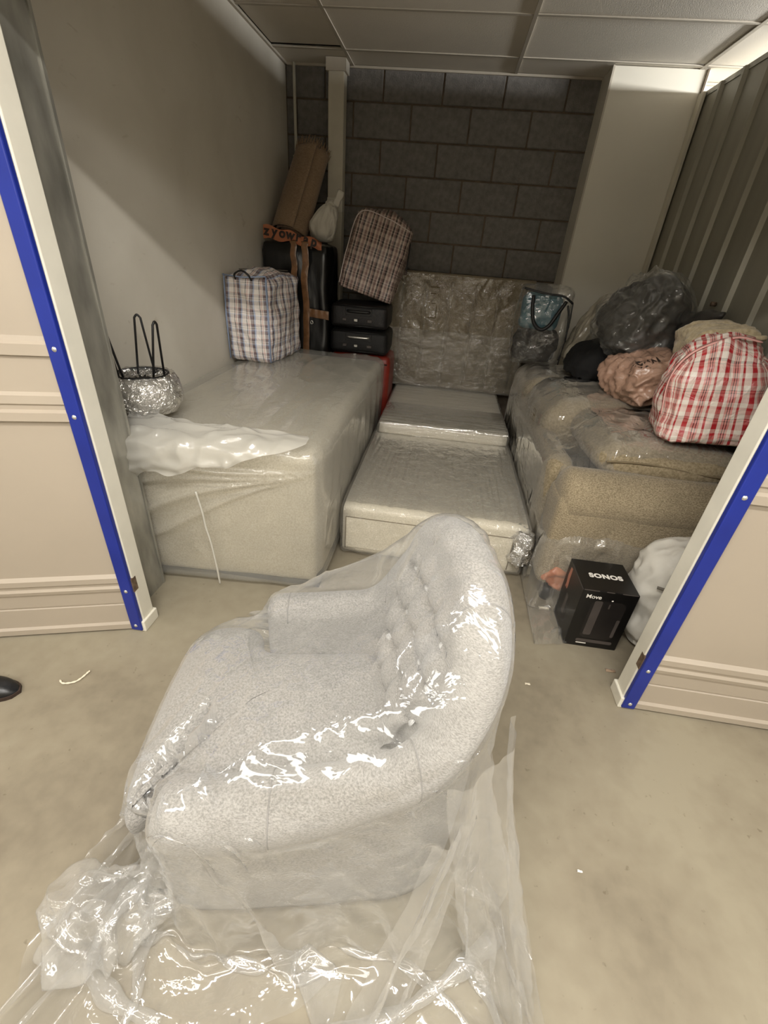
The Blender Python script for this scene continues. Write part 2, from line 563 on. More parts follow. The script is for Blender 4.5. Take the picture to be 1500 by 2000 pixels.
def heightmap(objs, x0, x1, y0, y1, step=.012, blur=1):
    bvh = world_tris(objs)
    nx, ny = int((x1 - x0) / step) + 1, int((y1 - y0) / step) + 1
    hm = np.zeros((nx, ny))
    for i in range(nx):
        for j in range(ny):
            h = bvh.ray_cast(Vector((x0 + i * step, y0 + j * step, 3)), Vector((0, 0, -1)))
            if h[0] is not None:
                hm[i, j] = max(0, h[0].z)
    for _ in range(blur):
        p = np.pad(hm, 1, mode='edge')
        hm = np.maximum(hm, (p[:-2, 1:-1] + p[2:, 1:-1] + p[1:-1, :-2] + p[1:-1, 2:] + 2 * hm) / 6)
    return hm, x0, y0, step


def drape(hm, corners, nu, nv, z0, steps, iters, eps=.006, pins=None, seed=1, jitter=.004, slack=1.0, mu=.55, refine=1):
    """let a sheet of inextensible film fall over a height field (position based dynamics on a grid)"""
    H_, hx0, hy0, st = hm
    gx, gy = np.gradient(H_, st)
    (ax, ay), (bx, by) = corners
    rng = np.random.RandomState(seed)

    def sample(A, x, y):
        i = np.clip((x - hx0) / st, 0, A.shape[0] - 1.001)
        j = np.clip((y - hy0) / st, 0, A.shape[1] - 1.001)
        i0, j0 = i.astype(int), j.astype(int)
        fi, fj = i - i0, j - j0
        return (A[i0, j0] * (1 - fi) * (1 - fj) + A[i0 + 1, j0] * fi * (1 - fj) + A[i0, j0 + 1] * (1 - fi) * fj + A[i0 + 1, j0 + 1] * fi * fj)

    def inside(x, y):
        return (x > hx0) & (x < hx0 + st * (H_.shape[0] - 1)) & (y > hy0) & (y < hy0 + st * (H_.shape[1] - 1))

    u = np.linspace(ax, bx, nu)
    v = np.linspace(ay, by, nv)
    X, Y = np.meshgrid(u, v, indexing='ij')
    P = np.stack([X, Y, np.full_like(X, z0)], -1) + rng.normal(0, jitter, (nu, nv, 3))
    du, dv = (bx - ax) / (nu - 1) * slack, (by - ay) / (nv - 1) * slack

    def run(P, nu, nv, du, dv, steps):
        dg = math.hypot(du, dv)
        Vv = np.zeros_like(P)
        sl = []
        for par in (0, 1):
            sl.append(((slice(par, nu - 1, 2), slice(None)), (slice(par + 1, nu, 2), slice(None)), du, 1.0, False))
            sl.append(((slice(None), slice(par, nv - 1, 2)), (slice(None), slice(par + 1, nv, 2)), dv, 1.0, False))
        for par in (0, 1):
            sl.append(((slice(par, nu - 1, 2), slice(0, nv - 1)), (slice(par + 1, nu, 2), slice(1, nv)), dg, .35, False))
            sl.append(((slice(par, nu - 1, 2), slice(1, nv)), (slice(par + 1, nu, 2), slice(0, nv - 1)), dg, .35, False))
        for par in (0, 1, 2, 3):
            sl.append(((slice(par, nu - 2, 4), slice(None)), (slice(par + 2, nu, 4), slice(None)), 2 * du, .10, True))
            sl.append(((slice(None), slice(par, nv - 2, 4)), (slice(None), slice(par + 2, nv, 4)), 2 * dv, .10, True))
        dt = .016
        for s in range(steps):
            Vv[..., 2] -= 9.8 * dt
            Vv *= .975
            Q = P + Vv * dt
            for it in range(iters):
                for A, B, L0, k, bend in sl:
                    a, b = Q[A], Q[B]
                    m0 = min(a.shape[0], b.shape[0]); m1 = min(a.shape[1], b.shape[1])
                    a, b = a[:m0, :m1], b[:m0, :m1]
                    d = b - a
                    ln = np.sqrt((d * d).sum(-1, keepdims=True)) + 1e-9
                    c = (ln - L0) / ln * (.5 * k)
                    if bend:
                        c = np.minimum(c, 0)
                    c = c * d
                    Q[A][:m0, :m1] += c
                    Q[B][:m0, :m1] -= c
                if it % 3 == 2 or it == iters - 1:
                    x, y = Q[..., 0], Q[..., 1]
                    h = np.where(inside(x, y), sample(H_, x, y), 0) + eps
                    pen = h - Q[..., 2]
                    hit = pen > 0
                    if hit.any():
                        sx, sy = sample(gx, x, y), sample(gy, x, y)
                        g2 = 1 + sx * sx + sy * sy
                        k = np.where(hit, np.minimum(pen / g2, .03), 0)
                        Q[..., 0] -= k * sx
                        Q[..., 1] -= k * sy
                        Q[..., 2] += k
                        fr = np.where(hit, mu, 0)
                        Q[..., 0] += (P[..., 0] - Q[..., 0]) * fr * .5
                        Q[..., 1] += (P[..., 1] - Q[..., 1]) * fr * .5
                    low = Q[..., 2] < .004
                    Q[..., 2] = np.where(low, .004, Q[..., 2])
            Vv = np.clip((Q - P) / dt, -4, 4)
            P = Q
        return P

    P = run(P, nu, nv, du, dv, steps)
    for _ in range(refine):
        nu2, nv2 = nu * 2 - 1, nv * 2 - 1
        R = np.zeros((nu2, nv2, 3))
        R[::2, ::2] = P
        R[1::2, ::2] = (P[:-1] + P[1:]) / 2
        R[:, 1::2] = (R[:, :-2:2] + R[:, 2::2]) / 2
        R += rng.normal(0, .0012, R.shape)
        P, nu, nv, du, dv = R, nu2, nv2, du / 2, dv / 2
        P = run(P, nu, nv, du, dv, max(8, steps // 6))
    # never through what lies beneath
    h = np.where(inside(P[..., 0], P[..., 1]), sample(H_, P[..., 0], P[..., 1]), 0)
    return P, nu, nv


def lift(P, objs, eps, up=1, floor_z=0.0):
    """double the sheet's resolution smoothly and keep it clear of what it covers"""
    nu, nv = P.shape[:2]
    for _ in range(up):
        R = np.zeros((nu * 2 - 1, nv, 3))
        R[::2] = P
        pp_ = np.concatenate([2 * P[:1] - P[1:2], P, 2 * P[-1:] - P[-2:-1]])
        R[1::2] = (9 * (P[:-1] + P[1:]) - pp_[:-3] - pp_[3:]) / 16
        Q = np.zeros((nu * 2 - 1, nv * 2 - 1, 3))
        Q[:, ::2] = R
        rr = np.concatenate([2 * R[:, :1] - R[:, 1:2], R, 2 * R[:, -1:] - R[:, -2:-1]], 1)
        Q[:, 1::2] = (9 * (R[:, :-1] + R[:, 1:]) - rr[:, :-3] - rr[:, 3:]) / 16
        P = Q
        nu, nv = P.shape[:2]
    bpy.context.view_layer.update()
    for o in objs:
        bm = bmesh.new()
        bm.from_mesh(o.data)
        bm.transform(o.matrix_world)
        bm.normal_update()
        t = BVHTree.FromBMesh(bm)
        bm.free()
        for i in range(nu):
            for j in range(nv):
                v = Vector(P[i, j])
                if v.z < floor_z:
                    continue
                c, n, k, d = t.find_nearest(v, .09)
                if c is None:
                    continue
                sd = (v - c).dot(n)
                if sd < 0 or d < eps:
                    P[i, j] = c + n * eps if sd < 0 else c + (v - c).normalized() * eps if d > 1e-6 else c + n * eps
    P[..., 2] = np.maximum(P[..., 2], .003)
    return P, nu, nv


def crumple(P, amp, freq, seed=0, bias=.35):
    """sharp little folds along the sheet's own normal"""
    nu, nv = P.shape[:2]
    N_ = np.cross(np.gradient(P, axis=0), np.gradient(P, axis=1))
    N_ /= np.linalg.norm(N_, axis=2, keepdims=True) + 1e-9
    if N_[..., 2].mean() < 0:
        N_ = -N_
    for i in range(nu):
        for j in range(nv):
            p = P[i, j]
            w = noise.noise(Vector((p[0] * 3, p[1] * 3, p[2] * 3 + seed)))
            d = crease((p[0] + .25 * w, p[1] + .2 * w, p[2]), freq, seed) - bias + .4 * (crease(p, freq * 2.3, seed + 4) - bias)
            P[i, j] = p + N_[i, j] * amp * d * min(1, max(.25, .6 + w * 1.6))
    return P


def gridfaces(nu, nv):
    return [[i * nv + j, (i + 1) * nv + j, (i + 1) * nv + j + 1, i * nv + j + 1] for i in range(nu - 1) for j in range(nv - 1)]


# ================================================================== SETTING
BACK, LEFTX, RIGHTX, CEIL, FRONT = 4.47, -1.45, 1.50, 2.645, 1.256

structure(box('floor', (-4.5, -2.5, -.12), (4.5, 4.6, 0), M['floor']))
structure(box('wall_corridor', (-4.5, -1.75, 0), (4.5, -1.6, 2.95), M['white_board']))
structure(box('ceiling', (-4.5, -1.75, 2.80), (4.5, 1.30, 2.92), M['white_board']))
structure(box('wall_left', (LEFTX - .12, FRONT + .08, 0), (LEFTX, BACK, CEIL + .05), M['wall']))

# block wall
wb = structure(box('wall_back', (LEFTX - .12, BACK + .006, 0), (RIGHTX, BACK + .18, CEIL + .05), M['mortar']))
wb_loc = Vector(wb.location)
bw, bh, jt = .452, .2215, .012
shared = {}
for r_ in range(12):
    zt = 2.45 + .2215 - r_ * bh
    zb = zt - bh
    if zt < .75:
        continue
    off = .215 if r_ % 2 == 0 else -.012
    x = off - bw * 5
    while x < .92:
        xa, xb = max(x, LEFTX), min(x + bw, .90)
        x += bw
        if xb - xa < .05:
            continue
        w, h = xb - xa - jt, min(zt, CEIL) - zb - jt
        key = (round(w, 3), round(h, 3))
        if key not in shared:
            v, f = boxdata((w, .05, h), .004, 1)
            shared[key] = newmesh('block', v, f, M['block'])
        d = random.uniform(-.004, .004)
        c = Vector(((xa + xb) / 2, BACK + .022 + d, zb + h / 2 + jt / 2))
        link('block', shared[key], wb, c - wb_loc)

# plastered wall of the neighbouring unit, seen through the gap above the steel wall
structure(box('wall_neighbour', (RIGHTX, BACK, 0), (3.6, BACK + .15, 2.9), M['white_board']))

# boxed-in column on the right of the blockwork
cl = structure(box('trim_1', (.885, 4.20, 0), (1.50, BACK, CEIL), M['white_board'], bevel=.004))
box('corner_bead', (-.3095, -.139, -CEIL / 2), (-.297, -.134, CEIL / 2), M['tee_bar'], cl)
box('edge_strip', (.285, -.150, -CEIL / 2), (.297, -.132, CEIL / 2), M['mortar'], cl)

# steel post and pipe in the left corner
po = structure(box('trim_2', (-1.075, 4.30, 0), (-.955, 4.40, CEIL), M['post_paint'], bevel=.006))
box('cap_plate', (-.075, -.062, 1.25), (.075, .055, 1.3225), M['tee_bar'], po)
box('joint_patch', (-.064, -.056, .40), (.064, .02, .50), M['white_trim'], po, .008)
pp = thing('wall_pipe', 'thin white vertical pipe in the corner left of the steel post', 'pipe', (-1.374, 4.44, 0))
tube('pipe_run', [(0, 0, .8), (.004, 0, 1.6), (0, 0, CEIL)], .012, M['white_trim'], pp)
for z in (1.25, 2.07):
    box('pipe_clip', (-.02, -.016, z), (.035, .02, z + .022), M['white_trim'], pp, .003)

# ceiling: slab, tiles, tee bars
ce = structure(box('ceiling', (LEFTX, FRONT, CEIL + .02), (3.6, BACK + .1, CEIL + .1), M['dark_void']))
co = Vector(ce.location)
xs = [LEFTX, -.925, .272, 1.44, 2.62, 3.6]
ys = [4.47, 4.15, 3.53, 2.93, 2.33, 1.73, 1.26]
for i in range(len(xs) - 1):
    for j in range(len(ys) - 1):
        xa, xb, ya, yb = xs[i] + .008, xs[i + 1] - .008, ys[j + 1] + .008, ys[j] - .008
        dz = random.uniform(0, .004) + (.012 if (i == 0 and j == 1) else 0)
        v, f = boxdata((xb - xa, yb - ya, .014), .003, 1)
        link('ceiling_tile', newmesh('ceiling_tile', v, f, M['ceiling_tile']), ce,
             Vector(((xa + xb) / 2, (ya + yb) / 2, CEIL + .009 + dz)) - co, (random.uniform(-.002, .002), random.uniform(-.002, .002), 0))
for x in xs[1:-1]:
    box('tee_bar', Vector((x - .011, FRONT, CEIL - .003)) - co, Vector((x + .011, BACK, CEIL + .004)) - co, M['tee_bar'], ce)
for y in ys[1:-1]:
    box('tee_bar', Vector((LEFTX, y - .011, CEIL - .0025)) - co, Vector((3.6, y + .011, CEIL + .0035)) - co, M['tee_bar'], ce)
box('edge_angle', Vector((LEFTX, FRONT, CEIL - .012)) - co, Vector((LEFTX + .018, BACK, CEIL + .002)) - co, M['tee_bar'], ce)
box('edge_angle', Vector((LEFTX, BACK - .02, CEIL - .012)) - co, Vector((3.6, BACK, CEIL + .002)) - co, M['tee_bar'], ce)

# corrugated steel partition on the right, open for a hand's breadth under the ceiling
prof = []
y = FRONT + .08
while y < 4.16:
    prof += [(0, y), (0, y + .205), (-.022, y + .218), (-.022, y + .245), (0, y + .258)]
    y += .262
prof = [(dx, min(yy, 4.19)) for dx, yy in prof]
vs, fs = [], []
for z in (0, 2.52):
    vs += [(RIGHTX + dx, yy, z) for dx, yy in prof] + [(RIGHTX + dx + .01, yy, z) for dx, yy in prof]
n = len(prof)
for i in range(n - 1):
    fs.append([i, i + 1, 2 * n + i + 1, 2 * n + i])
    fs.append([n + i, 2 * n + n + i, 2 * n + n + i + 1, n + i + 1])
    fs.append([2 * n + i, 2 * n + i + 1, 3 * n + i + 1, 3 * n + i])
wr = structure(obj('wall_right', vs, fs, M['corrugated']))
box('top_rail', (RIGHTX - .006, FRONT + .08, 2.50), (RIGHTX + .02, 4.2, 2.527), M['galv'], wr)
box('seam_cover', (RIGHTX - .03, 4.12, 0), (RIGHTX - .012, 4.195, 2.52), M['post_paint'], wr)
for yy in (2.9,):
    tube('bolt', [(RIGHTX - .02, 2.95, 1.36), (RIGHTX - .045, 2.95, 1.36)], .012, M['rust'], wr, 10)

# front walls of profiled siding either side of the opening, header above
SP = [(0, -.014), (.026, -.014), (.032, -.002), (.125, -.002), (.128, .003), (.134, .003), (.137, -.002), (.20, -.002), (.206, -.010),
      (.222, -.013), (.232, -.006), (.244, -.006), (.252, -.014), (.276, -.014), (.288, 0), (.925, 0), (.930, -.016), (.958, -.016), (.966, -.006), (.980, -.006),
      (.986, -.012), (1.012, -.010), (1.022, -.001), (1.13, -.001), (1.135, -.012), (1.168, -.012), (1.176, -.004), (1.19, 0), (1.84, 0), (1.845, -.014),
      (1.88, -.014), (1.89, 0), (2.645, 0)]


def siding(name, p0, p1):
    p0, p1 = Vector((p0[0], p0[1], 0)), Vector((p1[0], p1[1], 0))
    d = (p1 - p0).normalized()
    nrm = Vector((d.y, -d.x, 0))
    if nrm.y > 0:
        nrm = -nrm
    vs, fs = [], []
    for p in (p0, p1):
        vs += [tuple(p - nrm * dy + Vector((0, 0, z + .012))) for z, dy in SP]
        vs += [tuple(p - nrm * .05 + Vector((0, 0, z))) for z in (.012, 2.645)]
    n = len(SP)
    m = n + 2
    for i in range(n - 1):
        fs.append([i, i + 1, m + i + 1, m + i])
    fs.append([n, m + n, m + n + 1, n + 1])
    fs.append([n - 1, n + 1, m + n + 1, m + n - 1])
    fs.append([0, m, m + n, n])
    fs.append(list(range(n)) + [n + 1, n])
    fs.append([m + i for i in range(n)][::-1] + [m + n, m + n + 1])
    bm = bmesh.new()
    bv = [bm.verts.new(v) for v in vs]
    for f in fs:
        bm.faces.new([bv[i] for i in f])
    bmesh.ops.recalc_face_normals(bm, faces=bm.faces[:])
    me = bpy.data.meshes.new(name)
    bm.to_mesh(me)
    bm.free()
    me.materials.append(M['siding'])
    return structure(link(name, me))


wl = siding('wall_front_left', (-1.16, 1.262), (-3.2, .634))
wr2 = siding('wall_front_right', (.925, 1.262), (3.4, 1.262))


def corner(wall, x0, x1, sx):
    box('corner_trim', (x0, 1.243, .008), (x1, 1.262, 2.645), M['blue'], wall, .004)
    box('jamb_strip', (x0 + .003 * sx, 1.2625, .03), (x1 + .003 * sx, 1.335, 2.645), M['white_trim'], wall, .004)
    box('jamb_foot', (x0 + (.012 if sx > 0 else -.012), 1.25, .0), (x1 + (.012 if sx > 0 else -.012), 1.345, .055), M['white_trim'], wall, .004)
    xm = (x0 + x1) / 2
    for z in (.035, .225, .96, 1.17, 1.86):
        lathe('screw', [(0, .004), (.005, .0035), (.008, 0)], M['steel'], wall, 10, (0, 0, 0)).matrix_local = \
            Matrix.Translation((xm, 1.243, z)) @ Matrix.Rotation(math.radians(90), 4, 'X')
    xi = x1 if sx > 0 else x0
    box('worn_patch', (xi - .0035, 1.255, .215), (xi + .0035, 1.285, .285), M['rust'], wall, .003)


corner(wl, -1.168, -1.118, 1)
corner(wr2, .885, .935, -1)
structure(box('wall_front_header', (-1.6, 1.262, 2.05), (1.6, 1.335, 2.7), M['siding']))
gp = structure(box('trim_3', (-1.45, 1.40, 0), (-1.212, 1.57, CEIL), M['galv']))
box('folded_lip', (.119, -.085, -1.32), (.128, -.073, 1.32), M['galv'], gp)
box('folded_lip', (.119, .073, -1.32), (.124, .085, 1.32), M['galv'], gp)

# ================================================================== DIVAN ON THE LEFT
dv = thing('divan_bed', 'tall wide beige divan block under a milky plastic cover along the left wall', 'bed', (-.938, 2.65, 0))
DX0, DX1, DY1, DZ = LEFTX + .02, -.42, 3.62, .745


def divan_front(x):
    return 1.64 + (x - DX1) * .07


def pleated(q, u):
    if u.x > .99:
        k = ((q.y + .3) % .42) / .42
        q.x -= .016 * max(0, 1 - abs(k - .5) * 16)
    q.y += (q.x - .5) * .07 * (1 - u.y) / 2
    return q


soft_box('base', (.97, 1.96, .70), M['cream'], dv, (.0, .005, .03), n=40, r=.06, amp=.003, freq=3, shape=pleated)


def covered(q, u):
    x, y, z = q.x + dv.location.x, q.y + dv.location.y, q.z + .38
    k = max(range(3), key=lambda i_: abs(u[i_]))
    if k == 2 and u.z > 0:
        q.z += .010 * (crease((x * 3.2 + y * .9, y * .9 - x * 1.2, 0), 1.5, 3) - .2) + .006 * (crease((x * 6, y * 1.6, 0), 1.3, 9) - .2)
    elif k == 1 and u.y < 0:
        dx, dz = -.44 - x, .66 - z
        dist = math.hypot(dx, dz)
        ang = math.atan2(dz, dx + 1e-6)
        f_ = 0
        for a0, w, am in ((.06, .030, .016), (.17, .028, .018), (.29, .032, .020), (.41, .026, .014), (.02, .02, .008)):
            f_ += 1.5 * am * math.exp(-((ang - a0 - .05 * math.sin(dist * 5 + a0 * 9)) / w) ** 2) * min(1, dist * 2.2 + .25)
        q.y -= f_ * (1 - abs(u.z) ** 6) + .005 * crease((x * 2, z * 3, 0), 2.5, 4) + .014 * max(0, 1 - z / .10)
    elif k == 0 and u.x > 0:
        q.x += .008 * crease((y * 1.6, z * 1.0, 0), 2.2, 6)
    q.y += (q.x - .5) * .07 * (1 - u.y) / 2
    return q


cov = soft_box('plastic_cover', (1.0, 2.0, .755), M['cover_film'], dv, (.0, .005, .003), n=90, r=.07, amp=0, shape=covered)
cov['label'] = 'milky translucent polythene cover with radiating folds'
box('plinth', (-.48, -.96, .002), (.48, .97, .03), M['dark_lining'], dv)
# loose doubled flap over the front edge
nu, nv = 70, 40
vs = []
for i in range(nu):
    s = i / (nu - 1)
    x = -1.30 + .80 * s
    wdt = .26 * (1 - s) ** .75 + .035
    top = .10 * (1 - s) ** .5 + .02
    for j in range(nv):
        t = j / (nv - 1)
        arc = -top + (wdt * .8 + top) * t
        rag = .02 * math.sin(s * 23) * (1 - s) * t + .012 * noise.noise(Vector((s * 9, 1, 0))) * t
        arc += rag
        rr = .085
        yf = divan_front(x) - .030
        if arc < 0:
            y, z = yf + rr - arc, DZ + .026
        elif arc < rr * math.pi / 2:
            a = arc / rr
            y, z = yf + rr - rr * math.sin(a), DZ + .026 - rr + rr * math.cos(a)
        else:
            y, z = yf, DZ + .026 - rr - (arc - rr * math.pi / 2)
        b = .030 * (crease((x * 2.0, arc * 5, 2), 2.4, 8) - .3) * (.3 + .7 * (1 - s)) + .012 * (crease((x * 5, arc * 9, 0), 2.0, 2) - .5)
        b = b * min(1, 4 * (1 - s) + .15) + .008
        nrm = Vector((0, -math.sin(min(max(arc, 0) / rr, math.pi / 2)), math.cos(min(max(arc, 0) / rr, math.pi / 2))))
        vs.append(Vector((x, y, z)) + nrm * (b + .012))
fl = obj('cover_flap', [v - Vector(dv.location) for v in vs], gridfaces(nu, nv), M['flap_film'], dv, True)
fl['label'] = 'doubled white polythene flap folded over the front edge'
# creased white cord-like fold running down the front
pts = catmull([at(x_, y_, 1.57) for x_, y_ in ((382, 960), (395, 1000), (402, 1030), (412, 1060), (424, 1110), (430, 1140))], 6)
tube('film_crease', [Vector(p) - Vector(dv.location) for p in pts], .0045, M['flap_film'], dv, 6)

# ================================================================== BED IN THE MIDDLE
bd = thing('divan_bed', 'narrow cream bed base in two film-wrapped halves on the middle of the floor', 'bed', (.09, 3.1, 0))


def rel(o, lo, hi):
    return Vector(lo) - Vector(o.location), Vector(hi) - Vector(o.location)


# front half, rotated a hair like the photograph
def wrapped(name, lo, hi, fmat, film_mat, bevel=.02, film_name='stretch_film', amp=.003, aniso=(1, 1, 1), seed=0, nn=60):
    lo, hi = Vector(lo), Vector(hi)
    sz = hi - lo
    loc = Vector(((lo.x + hi.x) / 2, (lo.y + hi.y) / 2, lo.z)) - Vector(bd.location)
    b = soft_box(name, sz, fmat, bd, loc, n=10, r=bevel, amp=.001, freq=4)
    f = soft_box(film_name, sz + Vector((.014, .014, .012)), film_mat, b, (0, 0, -.003), n=nn, r=bevel + .006, amp=amp, freq=7, aniso=aniso, seed=seed, detail=.6, bias=.05)
    return b


fb = wrapped('front_base', (-.415, 2.00, .02), (.575, 3.33, .315), M['bed_side'], M['wrap_film'], .022, aniso=(2.2, .25, 2), seed=1, amp=.005)
wrapped('rear_base', (-.385, 3.10, .318), (.555, 4.26, .40), M['bed_side'], M['wrap_film_x'], .02, aniso=(.3, 2.2, 2), seed=4)
box('rear_block', (-.375 - .09, 3.34 - 3.1, .02), (.55 - .09, 4.25 - 3.1, .314), M['bed_side'], bd)
box('drawer_front', (-.39 - .09, 1.994 - 3.1, .055), (.50 - .09, 2.004 - 3.1, .255), M['bed_side'], bd, .006)
for x_ in (-.36, .50):
    for y_ in (2.1, 4.1):
        lathe('castor', [(.0, 0), (.022, 0), (.025, .01), (.025, .02), (0, .022)], M['black'], bd, 14, (x_ - .09, y_ - 3.1, 0))
for a_, b_ in (((-.39, .252), (.50, .252)), ((-.39, .05), (-.39, .252)), ((.50, .05), (.50, .252))):
    tube('drawer_gap_shade', [(a_[0] - .09, 1.9965 - 3.1, a_[1]), (b_[0] - .09, 1.9965 - 3.1, b_[1])], .0032, M['piping'], bd, 6)  # dark lines put in as the shade of the recess round the drawer
# bunched film at the near right corner
soft_box('bunched_film', (.10, .16, .20), M['bubble'], bd, (.545 - .09, 2.02 - 3.1, .10), n=14, r=.045, amp=.03, freq=16, seed=3)

M['wrap_ridge'] = film('ridged_wrap', .14, .3, .10, (.88, .86, .80), 20, .4, gloss=3.0)
vs = []
for i in range(170):
    for j in range(26):
        x, y = -.40 + .96 * i / 169, 2.02 + 1.06 * j / 25
        vs.append((x - .09, y - 3.1, .330 + .0045 * crease((x * 9 + .25 * math.sin(y * 2.2) * (x - .1), y * .55, 0), 3.2, 4) + .002 * crease((x * 30, y * .7, 2), 3, 9)))
o = obj('stretch_film', vs, gridfaces(170, 26), M['wrap_ridge'], bd, True)
o['label'] = 'outer film layer with lengthwise creases'
vs = []
for i in range(50):
    for j in range(120):
        x, y = -.38 + .93 * i / 49, 3.088 + .50 * j / 119
        dens = max(0, 1 - (y - 3.09) / .42)
        z = .418 + dens * (.010 * crease((x * .5, y * 11 + .1 * math.sin(x * 5), 0), 3.2, 5) + .004 * crease((x * 1.5, y * 40, 2), 2.5, 9))
        vs.append((x - .09, y - 3.1, z - (.02 if j == 0 else 0)))
o = obj('stretch_film', vs, gridfaces(50, 120), M['wrap_ridge'], bd, True)
o['label'] = 'outer film layer bunched into shiny crosswise creases'

hb = thing('headboard', 'beige channelled headboard wrapped in clear film at the head of the bed', 'headboard', (.07, 4.33, .40))
HW, HH = .64, .95
nu, nv = 150, 60
vs = []
for i in range(nu):
    x = -HW + 2 * HW * i / (nu - 1)
    for j in range(nv):
        z = HH * j / (nv - 1)
        k = ((x + HW - .16) / .212) % 1.0
        ch = max(0, 1 - abs(k - round(k)) * 2 / .16) if z > .05 else 0
        d = .030 - .026 * ch ** 1.3 + .012 * math.sin(math.pi * k)
        if z > HH - .07 or abs(x) > HW - .06:
            d = .040 - .02 * max(0, (z - (HH - .02)) / .02) - .02 * max(0, (abs(x) - HW + .02) / .02)
        vs.append((x, -.03 - d, z))
f0 = gridfaces(nu, nv)
b0 = len(vs)
ring = [i * nv for i in range(nu)] + [(nu - 1) * nv + j for j in range(1, nv)] + [i * nv + nv - 1 for i in range(nu - 2, -1, -1)] + [j for j in range(nv - 2, 0, -1)]
for q in ring:
    vs.append((vs[q][0], .03, vs[q][2]))
m = len(ring)
for i in range(m):
    f0.append([ring[i], b0 + i, b0 + (i + 1) % m, ring[(i + 1) % m]])
f0.append([b0 + i for i in range(m)])
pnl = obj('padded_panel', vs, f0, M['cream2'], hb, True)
M['head_film'] = film('headboard_film', .05, .2, .10, (.9, .88, .8), 11, .8)
M['head_film_low'] = film('headboard_wrap', .20, .2, .13, (.85, .82, .74), 24, 1.0, (.35, 1, 1))


def sheet(name, x0, x1, z0, z1, y0, mat, parent, amp, freq, seed, nu=70, nv=60, an=(1, 1)):
    vs = []
    for i in range(nu):
        for j in range(nv):
            x, z = x0 + (x1 - x0) * i / (nu - 1), z0 + (z1 - z0) * j / (nv - 1)
            d = amp * (crease((x * an[0], z * an[1], 0), freq, seed)) + amp * .4 * crease((x * an[0], z * an[1], 3), freq * 2.6, seed)
            vs.append((x, y0 - d, z))
    return obj(name, vs, gridfaces(nu, nv), mat, parent, True)


sheet('stretch_film', -HW - .004, HW + .004, 0.0, HH - .01, -.074, M['head_film'], hb, .010, 4, 2)
lf = sheet('stretch_film', -HW - .006, HW + .006, 0.0, .50, -.088, M['head_film_low'], hb, .012, 6, 7, an=(.6, 1.4))
lf['label'] = 'denser crumpled film round the lower half'
# faint print on the film
for k, (x_, z_, w_) in enumerate(((-.19, .84, .075), (-.2, .79, .05), (-.19, .715, .03), (-.2, .60, .055))):
    box('film_print', (x_ - w_ / 2, -.0905, z_), (x_ + w_ / 2, -.0895, z_ + .007), M['piping'], hb)
text('film_print', '↑?', .05, M['piping'], hb, (-.19, -.0905, .765), (math.radians(90), 0, 0)) if False else None
box('film_print', (-.165, -.0905, .60), (-.159, -.0895, .70), M['piping'], hb)

# ================================================================== SOFA ON THE RIGHT
sf = thing('sofa', 'beige woven sofa with rolled arm under loose clear plastic along the right wall', 'sofa', (1.05, 2.8, 0))


def sbox(name, lo, hi, mat, **kw):
    lo, hi = Vector(lo), Vector(hi)
    return soft_box(name, hi - lo, mat, sf, Vector(((lo.x + hi.x) / 2, (lo.y + hi.y) / 2, lo.z)) - Vector(sf.location), **kw)


so = []
so.append(sbox('base', (.635, 1.90, .07), (1.43, 3.85, .50), M['sofa'], r=.05, amp=.004))
so.append(sbox('arm', (.615, 1.83, .10), (1.435, 2.08, .60), M['sofa'], r=.05, amp=.004, freq=3))
# the rolled top of the near arm
rl = []
pts = []
vs, fs = tubedata([(.612 + .825 * i / 30, 1.955, .565) for i in range(31)], [.132 * min(1, (.45 + .55 * math.sin(min(1, min(i, 30 - i) / 2.2) * math.pi / 2))) for i in range(31)], 28)
vs = [Vector((v.x + (.012 if abs(v.x - .612) < 1e-4 else 0), v.y, v.z)) - Vector(sf.location) for v in vs]
so.append(obj('arm_roll', vs, fs, M['sofa'], sf, True))
so.append(sbox('side_panel', (.60, 2.10, .10), (.74, 3.85, .66), M['sofa_plain'], r=.06, amp=.006, freq=3))
c1 = sbox('cushion', (.80, 2.0, .64), (1.42, 2.68, .80), M['sofa_plain'], r=.07, bulge=.03, amp=.008, freq=4, n=22)
so.append(c1)
so.append(sbox('cushion', (.66, 2.55, .50), (1.40, 3.25, .82), M['sofa_plain'], r=.10, bulge=.04, amp=.010, freq=3, n=22))
so.append(sbox('cushion', (.62, 3.2, .50), (1.40, 3.86, .80), M['sofa_plain'], r=.10, bulge=.02, amp=.01, freq=3))
pc = [(x, 2.0 - .014 - .012 * math.sin((x - .80) / .66 * math.pi), .735 + .012 * math.sin((x - .8) * 9)) for x in np.linspace(.81, 1.41, 30)]
tube('piping', [Vector(p) - Vector(sf.location) for p in pc], .0045, M['piping'], sf, 6)
for x_, y_ in ((.70, 1.88), (1.40, 1.88), (.70, 3.75), (1.40, 3.75)):
    lathe('leg', [(0, 0), (.032, 0), (.036, .02), (.03, .075), (0, .075)], M['black'], sf, 16, (x_ - 1.05, y_ - 2.8, 0))
ot = sbox('parcel_tape', (.618, 1.815, .10), (.80, 1.865, .20), M['orange_tape'], r=.02, amp=.012, freq=14, base=False)
ot['label'] = 'peach packing tape across the lower corner'
ot.rotation_euler = (0, .55, 0)
hm = heightmap(so, .45, 1.5, 1.6, 3.95, .014)
P, nu, nv = drape(hm, ((.30, 1.34), (1.49, 3.70)), 44, 80, .98, 70, 9, seed=5, jitter=.008, eps=.008)
P, nu, nv = lift(P, [], .01, 1)
P = crumple(P, .017, 6, 7)
P, nu, nv = lift(P, so, .010, 0)
P[..., 0] = np.minimum(P[..., 0], 1.47)
